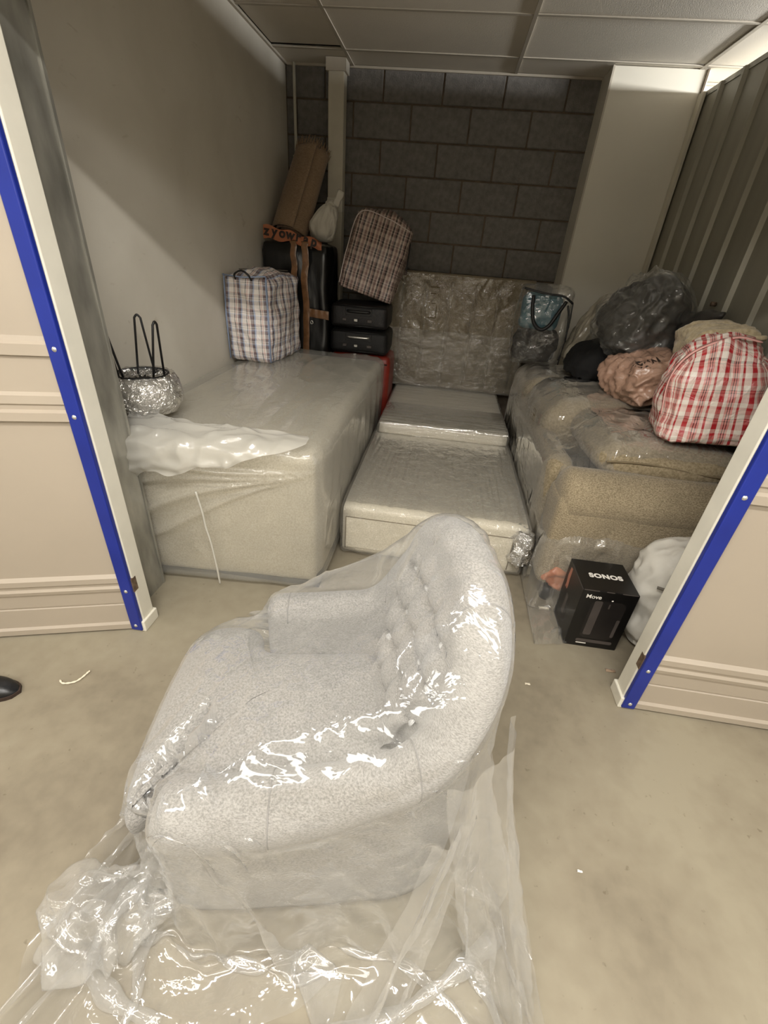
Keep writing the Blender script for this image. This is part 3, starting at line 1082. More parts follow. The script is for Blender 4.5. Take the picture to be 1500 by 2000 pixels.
for _ in range(10):
    S = P.copy()
    S[1:-1, 1:-1] = (P[:-2, 1:-1] + P[2:, 1:-1] + P[1:-1, :-2] + P[1:-1, 2:]) / 4
    wgt = np.clip((.70 - P[..., 0]) / .06, 0, 1)[..., None]
    P = P * (1 - wgt) + S * wgt
P[..., 0] = np.maximum(P[..., 0], .588)
pc = obj('plastic_cover', P.reshape(-1, 3), gridfaces(nu, nv), M['sofa_film'], None, True)
tag(pc, 'loose clear polythene sheet draped over the beige sofa', 'plastic cover')
# the square mark printed on the film
q = at(1022, 808, 2.62)
for a0, a1, b0, b1 in ((-.03, .03, .03, .034), (-.03, .03, -.034, -.03), (-.034, -.03, -.034, .034), (.03, .034, -.034, .034), (-.012, -.006, -.02, .02), (-.02, .02, -.004, .004), (.008, .014, -.02, .006)):
    box('film_print', (.583, q.y + a0, q.z + b0), (.584, q.y + a1, q.z + b1), M['piping'], pc)

# ================================================================== ARMCHAIR
ANG = math.radians(11)
CO = Vector((-.17, .745, 0))
ch = thing('armchair', 'light grey button-tufted tub armchair under clear plastic in the foreground', 'armchair', CO)
ch.rotation_euler = (0, 0, math.pi + ANG)      # local +x is the way the chair faces


def flip(p):                                   # local: x forward, y to the near side
    return (p[0], p[1], p[2])


# centre line of the rolled rim: x forward, y towards the near side, z
RIM = [(.205, -.262, .520), (.10, -.262, .525), (-.02, -.262, .535), (-.12, -.262, .56), (-.19, -.252, .70), (-.245, -.210, .845), (-.29, -.12, .895), (-.305, 0, .90),
       (-.305, .11, .88), (-.29, .195, .80), (-.245, .245, .69), (-.17, .268, .595), (-.07, .272, .535), (.06, .276, .497), (.20, .278, .475), (.35, .270, .465)]
rim = np.array(catmull(RIM, 14))
sl = np.concatenate([[0], np.cumsum(np.linalg.norm(np.diff(rim[:, :2], axis=0), axis=1))])
tg = np.gradient(rim[:, :2], axis=0)
tg /= np.linalg.norm(tg, axis=1)[:, None]
# smooth the outward normals so corners stay round
nin = np.stack([-tg[:, 1], tg[:, 0]], 1)
cen = np.array([.05, 0.0])
for i in range(len(nin)):
    if nin[i].dot(cen - rim[i, :2]) < 0:
        nin[i] = -nin[i]
for _ in range(20):
    nin[1:-1] = (nin[:-2] + nin[2:] + nin[1:-1]) / 3
nin /= np.linalg.norm(nin, axis=1)[:, None]
RR = .056
NI, NR, NO = 34, 16, 14
prof_n = NI + NR + NO
vs, fs = [], []
smid = sl[np.argmin(np.abs(rim[:, 1]) + (rim[:, 0] > 0) * 9)]
buttons, nodes = [], []
bz = [.585, .69, .795]
for i in range(len(rim)):
    x, y, z = rim[i]
    nx, ny = nin[i]
    s = sl[i] - smid
    back = math.exp(-(max(0, abs(s) - .22) / .10) ** 2)            # 1 on the back, 0 on the arms
    ob = .075 + .135 * back                                            # how far the inner face comes in at seat level
    zb = .34
    endf = min(1, min(i, len(rim) - 1 - i) / 5)                        # close the ends
    endf = math.sqrt(max(0.0, 1 - (1 - endf) ** 2))
    rr = RR * (.25 + .75 * endf) * (1 + .26 * min(1, max(0, (x + .12) / .2)) * (y > 0))
    for k in range(NI):
        t = k / (NI - 1)
        zz = zb + (z + rr * .35 - zb) * t
        o = ob + (rr * .94 - ob) * t ** .9
        o *= (.3 + .7 * endf)
        # tufting
        q = 0
        for rI, z0 in enumerate(bz):
            pass
        zr = (zz - .48) / .105
        row = math.floor(zr)
        fz = zr - row
        col = (s / .098) + (.5 if row % 2 else 0)
        fc = col - math.floor(col)
        puff = (abs(math.sin(math.pi * fz)) ** .45) * (.45 + .55 * abs(math.sin(math.pi * fc)) ** .5)
        o += (.042 * puff - .024) * back * min(1, max(0, (zz - .42) / .06)) * min(1, max(0, (z - .02 - zz) / .05))
        o += .004 * noise.noise(Vector((s * 9, zz * 9, 2)))
        vs.append((x + nx * o, y + ny * o, zz))
    for k in range(NR):
        a = math.radians(20 + (215 - 20) * (k + 1) / NR)
        wob = 1 + .03 * noise.noise(Vector((s * 11, a * 1.5, 7)))
        vs.append((x + nx * rr * math.cos(a) * wob, y + ny * rr * math.cos(a) * wob, z + rr * math.sin(a) * wob))
    for k in range(NO):
        t = (k + 1) / NO
        zt = z - rr * .75
        zz = zt + (.045 - zt) * t
        o = -.012 - .02 * math.sin(t * math.pi) - .012 * t
        o += .003 * noise.noise(Vector((s * 7, zz * 7, 4)))
        vs.append((x + nx * o, y + ny * o, zz))
n = prof_n
for i in range(len(rim) - 1):
    for k in range(n - 1):
        fs.append([i * n + k, i * n + k + 1, (i + 1) * n + k + 1, (i + 1) * n + k])
fs.append([k for k in range(n)])
fs.append([(len(rim) - 1) * n + k for k in range(n)][::-1])
fs.append([i * n for i in range(len(rim))] + [i * n + n - 1 for i in range(len(rim) - 1, -1, -1)])
tub = obj('tufted_tub', vs, outward(vs, fs), M['chair'], ch, True)
# buttons and pleat seams at the tuft nodes
tubv = np.array([list(v) for v in vs]).reshape(len(rim), n, 3)
for row in (1, 2, 3):
    zr = .48 + .105 * row
    for c in range(-3, 4):
        s0 = (c + (.25 if row % 2 else -.25)) * .098
        i = int(np.argmin(np.abs(sl - smid - s0)))
        if abs(s0) > .30 or zr > rim[i, 2] - .05:
            continue
        col = tubv[i, :NI]
        k = int(np.argmin(np.abs(col[:, 2] - zr)))
        p = col[k]
        nn = Vector((nin[i][0], nin[i][1], .45)).normalized()
        b = lathe('button', [(.0, .006), (.006, .005), (.010, .001), (.011, -.004)], M['button'], ch, 12)
        b.matrix_local = Matrix.Translation(Vector(p) + nn * .002) @ nn.to_track_quat('Z', 'Y').to_matrix().to_4x4()
        # short fold between this button and the next
        i2 = int(np.argmin(np.abs(sl - smid - s0 - .098)))
        if abs(s0 + .098) < .30 and i2 - i > 2:
            pts = []
            for q in range(i + 1, i2, max(1, (i2 - i) // 8)):
                cc = tubv[q, :NI]
                kk = int(np.argmin(np.abs(cc[:, 2] - zr)))
                pts.append(Vector(cc[kk]) + Vector((nin[q][0], nin[q][1], .3)) * .002)
            if len(pts) > 2:
                tube('fold', pts, .0013, M['seam'], ch, 5)
# seams across the roll
for s0 in (-.62, -.33, -.12, .13, .34, .62):
    i = int(np.argmin(np.abs(sl - smid - s0)))
    x, y, z = rim[i]
    nx, ny = nin[i]
    R_s = RR * 1.005 * (1 + .26 * min(1, max(0, (x + .12) / .2)) * (y > 0))
    pts = []
    for k in range(14):
        a = math.radians(5 + 190 * k / 13)
        pts.append((x + nx * R_s * math.cos(a), y + ny * R_s * math.cos(a), z + R_s * math.sin(a)))
    tube('seam', pts, .0017, M['seam'], ch, 5)

# seat cushion, T-shaped round the arm fronts
OUT = [(-.20, -.15), (-.13, -.205), (.02, -.205), (.17, -.205), (.215, -.225), (.235, -.285), (.30, -.312), (.385, -.300), (.435, -.24), (.452, -.12), (.458, 0),
       (.458, .10), (.452, .20), (.425, .262), (.375, .235), (.34, .205), (.17, .205), (.02, .205), (-.13, .212), (-.20, .155), (-.215, 0)]
po_ = catmull([np.array(p) for p in OUT + [OUT[0]]], 6)[:-1]


def pillow(name, outline, z0, z1, r, crown, mat, parent, seed=0, mid=5, ring_n=9):
    P_ = np.array(outline)
    n = len(P_)
    T = np.roll(P_, -1, 0) - np.roll(P_, 1, 0)
    Nn = np.stack([T[:, 1], -T[:, 0]], 1)
    Nn /= np.linalg.norm(Nn, axis=1)[:, None]
    c = P_.mean(0)
    if ((P_ - c) * Nn).sum() < 0:
        Nn = -Nn
    rings = []
    for a in np.linspace(-90, 90, 15):
        zc = z0 + r if a < 0 else z1 - r
        rings.append(np.concatenate([P_ - Nn * r * (1 - math.cos(math.radians(a))), np.full((n, 1), zc + r * math.sin(math.radians(a)))], 1))
    last = rings[-1]
    for k in range(1, ring_n + 1):
        s = 1 - k / (ring_n + .6)
        q = last.copy()
        q[:, :2] = c + (last[:, :2] - c) * s
        q[:, 2] = z1 + crown * (1 - s ** 2.2)
        for i in range(n):
            q[i, 2] += .006 * noise.noise(Vector((q[i, 0] * 8, q[i, 1] * 8, seed)))
        rings.append(q)
    V = np.concatenate(rings)
    Fc = []
    for a in range(len(rings) - 1):
        for i in range(n):
            j = (i + 1) % n
            Fc.append([a * n + i, a * n + j, (a + 1) * n + j, (a + 1) * n + i])
    Fc.append([(len(rings) - 1) * n + i for i in range(n)])
    Fc.append([i for i in range(n)][::-1])
    nxt = np.roll(P_, -1, 0)
    if (P_[:, 0] * nxt[:, 1] - nxt[:, 0] * P_[:, 1]).sum() < 0:
        Fc = [f[::-1] for f in Fc]
    # relax the top so that the concave corners leave no hard valleys
    R3 = V.reshape(len(rings), n, 3)
    for _ in range(14):
        for a in range(10, len(rings) - 1):
            k_ = .5 if a > 13 else .2
            R3[a] = (1 - k_) * R3[a] + k_ * (R3[a - 1] + R3[a + 1] + np.roll(R3[a], 1, 0) + np.roll(R3[a], -1, 0)) / 4
    return obj(name, R3.reshape(-1, 3), Fc, mat, parent, True)


seat = pillow('seat_cushion', po_, .315, .435, .055, .02, M['chair'], ch, 3)
rail = pillow('front_rail', catmull([np.array(p) for p in [(-.25, -.2), (.1, -.255), (.33, -.262), (.40, -.22), (.415, 0), (.40, .22), (.33, .262), (.1, .255), (-.25, .2), (-.25, -.2)]], 6)[:-1],
              .045, .312, .02, 0, M['chair'], ch, 5)
rail['label'] = 'lower upholstered body below the seat'
un = pillow('dust_cover', catmull([np.array(p) for p in [(-.27, -.2), (.1, -.25), (.34, -.24), (.39, 0), (.34, .24), (.1, .25), (-.27, .2), (-.27, -.2)]], 5)[:-1], .036, .046, .004, 0, M['dark_lining'], ch)
for x_, y_ in ((.33, -.2), (.33, .2), (-.2, -.16), (-.2, .16)):
    lathe('leg', [(0, 0), (.018, 0), (.022, .02), (.024, .04), (0, .04)], M['wood_dark'], ch, 14, (x_, y_, 0))
# plastic bag over the chair, let fall on it
hm = heightmap([tub, seat, rail], -.75, .35, .25, 1.2, .011)
bm = bmesh.new()
for o_ in (tub, seat):
    for v_ in o_.data.vertices:
        bm.verts.new(v_.co)
hu = bmesh.ops.convex_hull(bm, input=bm.verts[:])
bmesh.ops.delete(bm, geom=list(set(hu['geom_interior'] + hu['geom_unused'])), context='VERTS')
me_ = bpy.data.meshes.new('hull')
bm.to_mesh(me_)
bm.free()
tmp = link('hull', me_, ch)
hh = heightmap([tmp], -.75, .35, .25, 1.2, .011)
bpy.data.objects.remove(tmp)
hm0 = hm[0].copy()
hm = (hm[0] + .80 * np.maximum(0, hh[0] - hm[0]),) + hm[1:]
P, nu, nv = drape(hm, ((-1.22, -.06), (.96, 1.42)), 84, 64, 1.02, 78, 12, seed=11, jitter=.006, eps=.010, mu=.5)
ii_ = np.clip((P[..., 0] + .75) / .011, 0, hm0.shape[0] - 1).round().astype(int)
jj_ = np.clip((P[..., 1] - .25) / .011, 0, hm0.shape[1] - 1).round().astype(int)
P[..., 2] = np.maximum(P[..., 2], hm0[ii_, jj_] + .006)
for _ in range(2):
    P[1:-1, 1:-1] = .5 * P[1:-1, 1:-1] + .125 * (P[:-2, 1:-1] + P[2:, 1:-1] + P[1:-1, :-2] + P[1:-1, 2:])
P, nu, nv = lift(P, [], .008, 1)
# the slack on the floor gathered in around the feet
low = np.clip(1 - (P[..., 2] - .02) / .16, 0, 1)
for ax_, lim, sg in ((0, -.60, -1), (1, 1.02, 1), (0, .30, 1)):
    ex = np.maximum(0, (P[..., ax_] - lim) * sg)
    P[..., ax_] -= sg * ex * .72 * low
    P[..., 2] += low * np.minimum(ex, .25) * .16 * (1 + np.sin(P[..., 1 - ax_] * 40 + ex * 30))
P = crumple(P, .014, 8, 3)
for k_ in range(3):
    P, nu, nv = lift(P, [tub, seat, rail], .007, 0, .10)
    if k_ < 2:
        S = P.copy()
        S[1:-1, 1:-1] = (P[:-2, 1:-1] + P[2:, 1:-1] + P[1:-1, :-2] + P[1:-1, 2:]) / 4
        d_ = np.linalg.norm(np.gradient(P, axis=0), axis=2) + np.linalg.norm(np.gradient(P, axis=1), axis=2)
        wgt = np.clip((d_ - .034) / .03, .12, 1)[..., None]
        P = P * (1 - wgt) + S * wgt
bag = obj('plastic_cover', P.reshape(-1, 3), gridfaces(nu, nv), M['bag_film'], None, True)
tag(bag, 'big crumpled clear polythene bag hanging over the grey armchair and trailing on the floor', 'plastic cover')

# the slack end of the bag hanging behind the arm and trailing over the floor
def veil(top, bot, nu, nv, sag, amp, seed, sway=.03):
    T, B = np.array(catmull(top, 12)), np.array(catmull(bot, 12))

    def res(C, n):
        L = np.concatenate([[0], np.cumsum(np.linalg.norm(np.diff(C, axis=0), axis=1))])
        q = np.linspace(0, L[-1], n)
        return np.stack([np.interp(q, L, C[:, k]) for k in range(3)], 1)
    T, B = res(T, nu), res(B, nu)
    P = np.zeros((nu, nv, 3))
    for j in range(nv):
        t = j / (nv - 1)
        P[:, j] = T * (1 - t) + B * t
        P[:, j, 2] = T[:, 2] * (1 - t ** sag) + B[:, 2] * t ** sag
    n = np.cross(T[-1] - T[0], np.array([0, 0, 1.0]))
    n /= np.linalg.norm(n)
    for i in range(nu):
        for j in range(nv):
            s, t = i / (nu - 1), j / (nv - 1)
            d = sway * math.sin(s * 9 + seed + 1.5 * t) * (.25 + t) + .5 * sway * math.sin(s * 21 + 2 * seed + 2 * t) * (.2 + t)
            d += amp * (crease((s * 1.5, t * .5, 0), 4, seed) - .4)
            P[i, j] += n * d
    P[..., 2] = np.maximum(P[..., 2], .006)
    return P


def to_bag(name, P, mat):
    return obj(name, P.reshape(-1, 3), gridfaces(*P.shape[:2]), mat, bag, True)


P = veil([(.110, .462, .655), (.155, .474, .655), (.20, .51, .655), (.24, .57, .655), (.262, .64, .655)], [(.26, .42, .01), (.30, .36, .008), (.35, .345, .008), (.405, .375, .008), (.405, .45, .02)], 60, 60, .8, .012, 2.0)
to_bag('trailing_tail', crumple(P, .010, 9, 5), M['bag_film'])
P = veil([(.115, .425, .50), (.15, .44, .54), (.19, .48, .56)], [(-.02, .26, .01), (.05, .27, .008), (.10, .33, .01)], 34, 50, .75, .010, 5.0, .02)
to_bag('trailing_tail', crumple(P, .010, 9, 6), M['bag_film'])
# rolled hem lying on the floor
pts = catmull([(.335, .47, .02), (.25, .40, .03), (.16, .335, .03), (.06, .275, .03), (-.06, .235, .025), (-.2, .215, .02)], 10)
v_, f_ = tubedata(pts, [.017 + .005 * math.sin(k * .23) + .003 * math.sin(k * .7) for k in range(len(pts))], 14, cap=False)
v_ = [Vector((p.x, p.y, max(.004, p.z))) for p in v_]
obj('rolled_hem', v_, f_, M['hem_film'], bag, True)
pts = catmull([(-.60, .42, .03), (-.63, .34, .025), (-.62, .27, .02), (-.54, .225, .02), (-.42, .205, .02)], 10)
v_, f_ = tubedata(pts, [.017 + .005 * math.sin(k * .26 + 1) + .003 * math.sin(k * .7) for k in range(len(pts))], 14, cap=False)
v_ = [Vector((p.x, p.y, max(.004, p.z))) for p in v_]
obj('rolled_hem', v_, f_, M['hem_film'], bag, True)
# gathered wad at the front corner
wd = soft_box('gathered_wad', (.27, .19, .14), M['hem_film'], bag, (-.615, .365, .012), (.15, .1, .5), n=44, r=.068, amp=.050, freq=6, seed=17, detail=.55, base=False)

# ================================================================== LUGGAGE, LEFT REAR
# upturned stool with hairpin legs, wrapped in silver film
st = thing('stool', 'film-wrapped round stool lying upside down with black hairpin legs up on the divan', 'stool', (-1.298, 1.845, .772))
vs, fs = [], []
prof = [(.0, .003), (.09, .003), (.128, .018), (.150, .06), (.152, .10), (.140, .145), (.125, .168), (.112, .166), (.105, .14), (.0, .135)]
lathe('padded_seat', [(r * .97, z) for r, z in prof], M['cream'], st, 40)
bm_v, bm_f = [], []
for r, z in [(.10, .006), (.134, .018), (.155, .06), (.157, .10), (.146, .148), (.128, .176), (.108, .172), (.09, .150), (.04, .146)]:
    for k in range(64):
        a = 2 * math.pi * k / 64
        w = 1 + .035 * (crease((math.cos(a), math.sin(a), z * 7), 4.5, 2) - .5)
        bm_v.append((r * w * math.cos(a), r * w * math.sin(a), z + .006 * crease((math.cos(a) * 2, math.sin(a) * 2, z), 5, 6)))
for i in range(8):
    for k in range(64):
        bm_f.append([i * 64 + k, i * 64 + (k + 1) % 64, (i + 1) * 64 + (k + 1) % 64, (i + 1) * 64 + k])
obj('silver_film', bm_v, bm_f, M['bubble'], st, True)
lathe('underside', [(.0, .150), (.108, .150), (.112, .178), (.104, .180)], M['black'], st, 32)
for an, lean in ((352, .03), (232, .03), (112, .03)):
    a = math.radians(an)
    d = Vector((math.cos(a), math.sin(a), 0))
    t = Vector((-d.y, d.x, 0))
    r0 = .085
    top = .40
    pts = [d * r0 + t * .036 + Vector((0, 0, .15)), d * (r0 + lean * .95) + t * .012 + Vector((0, 0, top - .012)), d * (r0 + lean) + Vector((0, 0, top)), d * (r0 + lean * .95) - t * .012 + Vector((0, 0, top - .012)), d * r0 - t * .036 + Vector((0, 0, .15))]
    pts = [pts[0]] + catmull(pts[1:4], 5) + [pts[4]]
    tube('hairpin_leg', pts, .0048, M['black'], st, 8)


def bag_top(gather):
    def f(q, u):
        return q
    return f


def laundry_bag(label, loc, rot, size, mat, amp, seed, lean=0.0, crown=.0, zipcol=None, group=None):
    t = thing('laundry_bag', label, 'bag', loc, 0, group, rot)
    w, d, h = size

    def shp(q, u):
        k = (q.z + h / 2) / h
        q.x += lean * max(0, k - .3)
        if u.z > .98:
            q.z += crown * (1 - u.x ** 2) - .02 * abs(u.y) ** 2
        q.x *= 1 - .03 * k * (1 if crown else 0)
        return q
    soft_box('body', size, mat, t, n=30, r=.028, bulge=.022, amp=amp, freq=6, seed=seed, aniso=(1, 1, .8), shape=shp)
    return t


lb = laundry_bag('blue and pink checked woven bag standing upright on the divan', (-1.255, 3.25, .765), (0, 0, math.radians(-5)), (.30, .52, .53), M['check_blue'], .018, 1, crown=.01)
for sx in (-.148, .150):
    tube('edge_binding', [(sx, -.262, .012), (sx * 1.0, -.266, .27), (sx * .955, -.258, .525)], .0045, plain('binding_blue', (150, 166, 196), .6) if 'bb' not in M else M['bb'], lb, 6)
tube('edge_binding', [(-.145, -.266, .52), (0, -.28, .515), (.145, -.266, .53)], .0045, bpy.data.materials['binding_blue'], lb, 6)
tube('zip', [(-.12, -.10, .548), (0, -.02, .553), (.10, .18, .548)], .004, M['grey_cord'], lb, 6)
vs, fs = tubedata(catmull([(-.06, -.265, .50), (-.05, -.288, .53), (0, -.292, .552), (.04, -.284, .53), (.05, -.265, .50)], 5), .006, 6)
obj('carry_strap', vs, fs, M['black'], lb, True)

# black polythene parcel
pb = thing('parcel', 'tall black polythene parcel bound with brown tape behind the checked bag', 'parcel', (-1.175, 3.90, 0))
soft_box('body', (.50, .40, 1.48), M['black_plastic'], pb, n=26, r=.035, bulge=.012, amp=.016, freq=4, seed=4, aniso=(1.2, 1, .6))
for x_, w_ in ((.0, .045), (.085, .05)):
    pts = [(x_, -.226, .30), (x_ + .004, -.232, .8), (x_ + .002, -.230, 1.25), (x_, -.222, 1.46), (x_, -.19, 1.50), (x_, 0, 1.505), (x_ + .002, .2, 1.49)]
    vs, fs = [], []
    for k, p in enumerate(catmull(pts, 8)):
        wob = .012 * noise.noise(Vector((x_ * 40, k * .35, 1)))
        tw = .006 * noise.noise(Vector((x_ * 9, k * .8, 3)))
        vs += [(p[0] - w_ / 2 + wob, p[1] + tw, p[2]), (p[0] + wob, p[1] - .004, p[2] + .002), (p[0] + w_ / 2 + wob, p[1] - tw, p[2])]
    for k in range(len(vs) // 3 - 1):
        fs += [[3 * k, 3 * k + 1, 3 * k + 4, 3 * k + 3], [3 * k + 1, 3 * k + 2, 3 * k + 5, 3 * k + 4]]
    tp = obj('brown_tape', vs, fs, M['brown_tape'], pb, True)
vs, fs = [], []
for k in range(24):
    x_ = .10 + .17 * k / 23
    vs += [(x_, -.228 - .003 * math.sin(k), 1.055 - .012 * k / 23), (x_, -.230, 1.02 - .012 * k / 23), (x_, -.226, .995 - .014 * k / 23)]
for k in range(23):
    fs += [[3 * k, 3 * k + 1, 3 * k + 4, 3 * k + 3], [3 * k + 1, 3 * k + 2, 3 * k + 5, 3 * k + 4]]
obj('brown_tape', vs, fs, M['brown_tape'], pb, True)
tube('eyelet', [Vector((.135, -.232, .955)) + Vector((.010 * math.cos(a), 0, .012 * math.sin(a))) for a in [i * math.pi / 6 for i in range(12)]], .004, M['steel'], pb, 6, True)
# printed parcel tape standing up along the top edge
vs, fs = [], []
NT_ = 40
for k in range(NT_):
    s = k / (NT_ - 1)
    x_ = -.235 + .44 * s
    zz = 1.495 - .05 * s ** 2 + .008 * math.sin(s * 17)
    for j, (dy, dz) in enumerate(((-.19, 0.0), (-.20, .03), (-.195 + .006 * math.sin(s * 14), .062), (-.19, .088 - .04 * s))):
        vs.append((x_, dy, zz + dz))
for k in range(NT_ - 1):
    for j in range(3):
        fs.append([k * 4 + j, (k + 1) * 4 + j, (k + 1) * 4 + j + 1, k * 4 + j + 1])
tp = obj('printed_tape', vs, fs, M['orange_tape'], pb, True)
tp['label'] = 'peach parcel tape printed with bold black lettering'
for k, c in enumerate('zyowrap'):
    s = .07 + k * .135
    text('letter', c, .085, M['ink'], tp, (-.235 + .44 * s, -.208, 1.495 - .05 * s ** 2 + .052 - .012 * s), (math.radians(88), math.radians(6 + 10 * s), 0), .0035)

# rolled rug leaning in the corner on the parcel
rb, rt = at(567, 470, 3.93), at(612, 300, 4.20)
ru = thing('rolled_rug', 'brown rolled rug with a frayed upper end, leaning on top of the black parcel', 'rug', (rb.x, rb.y, 1.54))
ax = Vector((rt.x - rb.x, rt.y - rb.y, rt.z - 1.54))
q = ax.to_track_quat('Z', 'Y')
ru.rotation_mode = 'QUATERNION'
ru.rotation_quaternion = q
LN = ax.length
vs, fs = [], []
turns = 3.2
NS, NZ = 120, 26
for j in range(NZ):
    t = j / (NZ - 1)
    for i in range(NS):
        a = 2 * math.pi * turns * i / (NS - 1) + 1.0
        r = .05 + .098 * i / (NS - 1)
        r *= 1 + .05 * math.sin(2 * a + t * 2) * (i / NS) + .05 * (1 - t) * (i / NS)
        fray = (.045 * noise.noise(Vector((a * 3, 0, 0))) + .03 * noise.noise(Vector((a * 9, 3, 0)))) if j == NZ - 1 else 0
        vs.append((r * math.cos(a) * 1.05, r * math.sin(a) * .8, t * LN + fray))
for j in range(NZ - 1):
    for i in range(NS - 1):
        fs.append([j * NS + i, j * NS + i + 1, (j + 1) * NS + i + 1, (j + 1) * NS + i])
o = obj('rug_roll', vs, fs, M['rug'], ru, True)
md = o.modifiers.new('t', 'SOLIDIFY'); md.thickness = .012
vs, fs = [], []
for i in range(0, NS, 1):
    a = 2 * math.pi * turns * i / (NS - 1) + 1.0
    r = (.05 + .098 * i / (NS - 1))
    p = Vector((r * math.cos(a) * 1.05, r * math.sin(a) * .8, LN - .01))
    for q_ in range(2):
        e = p + Vector((random.uniform(-.012, .012), random.uniform(-.012, .012), random.uniform(.03, .065)))
        v_, f_ = tubedata([p, e], [.004, .0015], 3)
        b = len(vs)
        vs += v_; fs += [[b + k for k in f] for f in f_]
fr = obj('fringe', vs, fs, M['rug'], ru)
fr['kind'] = 'stuff'

# white tied bag against the post
wp = at(632, 470, 3.95)
wb2 = thing('carrier_bag', 'small white knotted bag squeezed between rolled rug and post', 'bag', (wp.x, wp.y, 1.50))


def knot(q, u):
    k = max(0, q.z / .13)
    s = 1 - .55 * max(0, k) ** 1.3
    q.x *= s; q.y *= s
    q.x += .05 * max(0, k)
    return q


soft_box('body', (.20, .16, .26), M['white_cloth'], wb2, n=22, r=.075, amp=.022, freq=9, seed=8, aniso=(1.6, 1.6, .5), shape=knot)
soft_box('knot', (.07, .06, .06), M['white_cloth'], wb2, (.055, -.01, .23), n=10, r=.03, amp=.02, freq=20, seed=3, base=False)
for sx, rr_ in ((.05, .5),):
    soft_box('tie_end', (.05, .03, .11), M['white_cloth'], wb2, (.055 + sx * .6, 0, .24), (0, rr_, 0), n=8, r=.014, amp=.01, freq=16, seed=sx * 50, base=False)

# suitcases
sc_g = 'suitcases stacked behind the divan'


def suitcase(label, lo, hi, mat, handle_mat, name='suitcase', lock=True):
    lo, hi = Vector(lo), Vector(hi)
    c = Vector(((lo.x + hi.x) / 2, (lo.y + hi.y) / 2, lo.z))
    t = thing(name, label, 'suitcase', c)
    w, d, h = hi - lo
    soft_box('shell', (w, d, h), mat, t, n=14, r=.035, amp=.003, freq=5, bulge=.006)
    tube('rim', [(-w / 2 + .02, -d / 2 - .004, h * .12), (w / 2 - .02, -d / 2 - .004, h * .12)], .005, M['black'], t, 6)
    tube('rim', [(-w / 2 + .02, -d / 2 - .004, h * .92), (w / 2 - .02, -d / 2 - .004, h * .92)], .005, M['black'], t, 6)
    zc = h * .72
    pts = catmull([(-.085, -d / 2 + .005, zc), (-.075, -d / 2 - .022, zc), (0, -d / 2 - .028, zc), (.075, -d / 2 - .022, zc), (.085, -d / 2 + .005, zc)], 6)
    tube('handle', pts, .011, handle_mat, t, 10)
    vs_, fs_ = boxdata((.21, .012, .055), .005, 2)
    obj('handle_plate', vs_, fs_, M['black'], t, loc=(0, -d / 2 - .002, zc - .004))
    if lock:
        for k, (x_, w_) in enumerate(((-.11, .035), (-.02, .03), (.09, .04))):
            vs_, fs_ = boxdata((w_, .008, .022), .003, 1)
            obj('lock', vs_, fs_, M['chrome'] if k == 1 else M['print_grey'], t, loc=(x_, -d / 2 - .008, h * .36))
    return t


s1 = suitcase('red suitcase at the bottom of the stack beside the bed', (-.90, 3.72, 0), (-.405, 4.1, .735), M['red_case'], M['black'])
s2 = suitcase('black suitcase with a chrome grip in the middle of the stack', (-.90, 3.70, .742), (-.435, 4.08, .925), M['suitcase'], M['chrome'])
s3 = suitcase('dark brown suitcase on top of the stack beneath the black checked bag', (-.90, 3.71, .932), (-.45, 4.08, 1.11), M['suitcase_dark'], M['black'])

lb2 = laundry_bag('black and beige checked woven bag tilted on top of the suitcases', (-.665, 3.92, 1.165), (math.radians(-4), math.radians(15), math.radians(6)), (.42, .36, .52), M['check_black'], .02, 5, crown=.05)
tube('zip', [(-.15, -.05, .545), (0, -.03, .578), (.16, -.02, .545)], .005, M['black'], lb2, 6)
tube('zip_cord', catmull([(.17, -.05, .53), (.215, -.10, .44), (.235, -.14, .34), (.25, -.16, .26)], 6), .005, M['black'], lb2, 6)
box('zip_tag', (.238, -.17, .23), (.262, -.155, .26), M['shoe_sole'], lb2, .003)
tube('edge_binding', catmull([(-.208, -.19, .02), (-.215, -.197, .26), (-.19, -.186, .50), (0, -.19, .525), (.19, -.186, .50)], 6), .004, plain('binding_beige', (196, 184, 180), .6), lb2, 6)

# ================================================================== ON THE SOFA
cb = at(1058, 700, 3.52)
cbx = .70
ct = thing('storage_bag', 'clear vinyl storage bag with black handles and teal cloth inside, on the sofa', 'bag', (cbx, 3.68, .83), math.radians(-6))
soft_box('clothes', (.30, .22, .21), M['dark_stuff'], ct, (-.01, 0, .012), n=14, r=.05, amp=.03, freq=9, seed=2)
tl = soft_box('folded_cloth', (.27, .20, .23), M['teal'], ct, (-.02, -.005, .235), n=16, r=.04, amp=.014, freq=8, seed=6)
soft_box('bag_film', (.35, .30, .51), M['clear_bag'], ct, n=26, r=.03, bulge=.02, amp=.016, freq=7, seed=4)
tube('handle', catmull([(-.10, -.165, .46), (-.09, -.180, .38), (-.06, -.186, .29), (-.005, -.188, .25), (.045, -.186, .28), (.085, -.180, .36), (.125, -.165, .44)], 6), .0125, M['black'], ct, 8)
tube('handle', catmull([(.17, .06, .40), (.195, .02, .30), (.198, -.04, .12), (.18, -.08, .04)], 6), .0075, M['black'], ct, 8)
tube('binding', catmull([(-.17, -.152, .50), (-.08, -.162, .485), (0, -.16, .475), (.10, -.158, .47), (.172, -.148, .43)], 6), .007, M['black'], ct, 8)
tube('binding', catmull([(.172, -.150, .43), (.182, -.155, .25), (.175, -.150, .02)], 6), .004, M['black'], ct, 8)


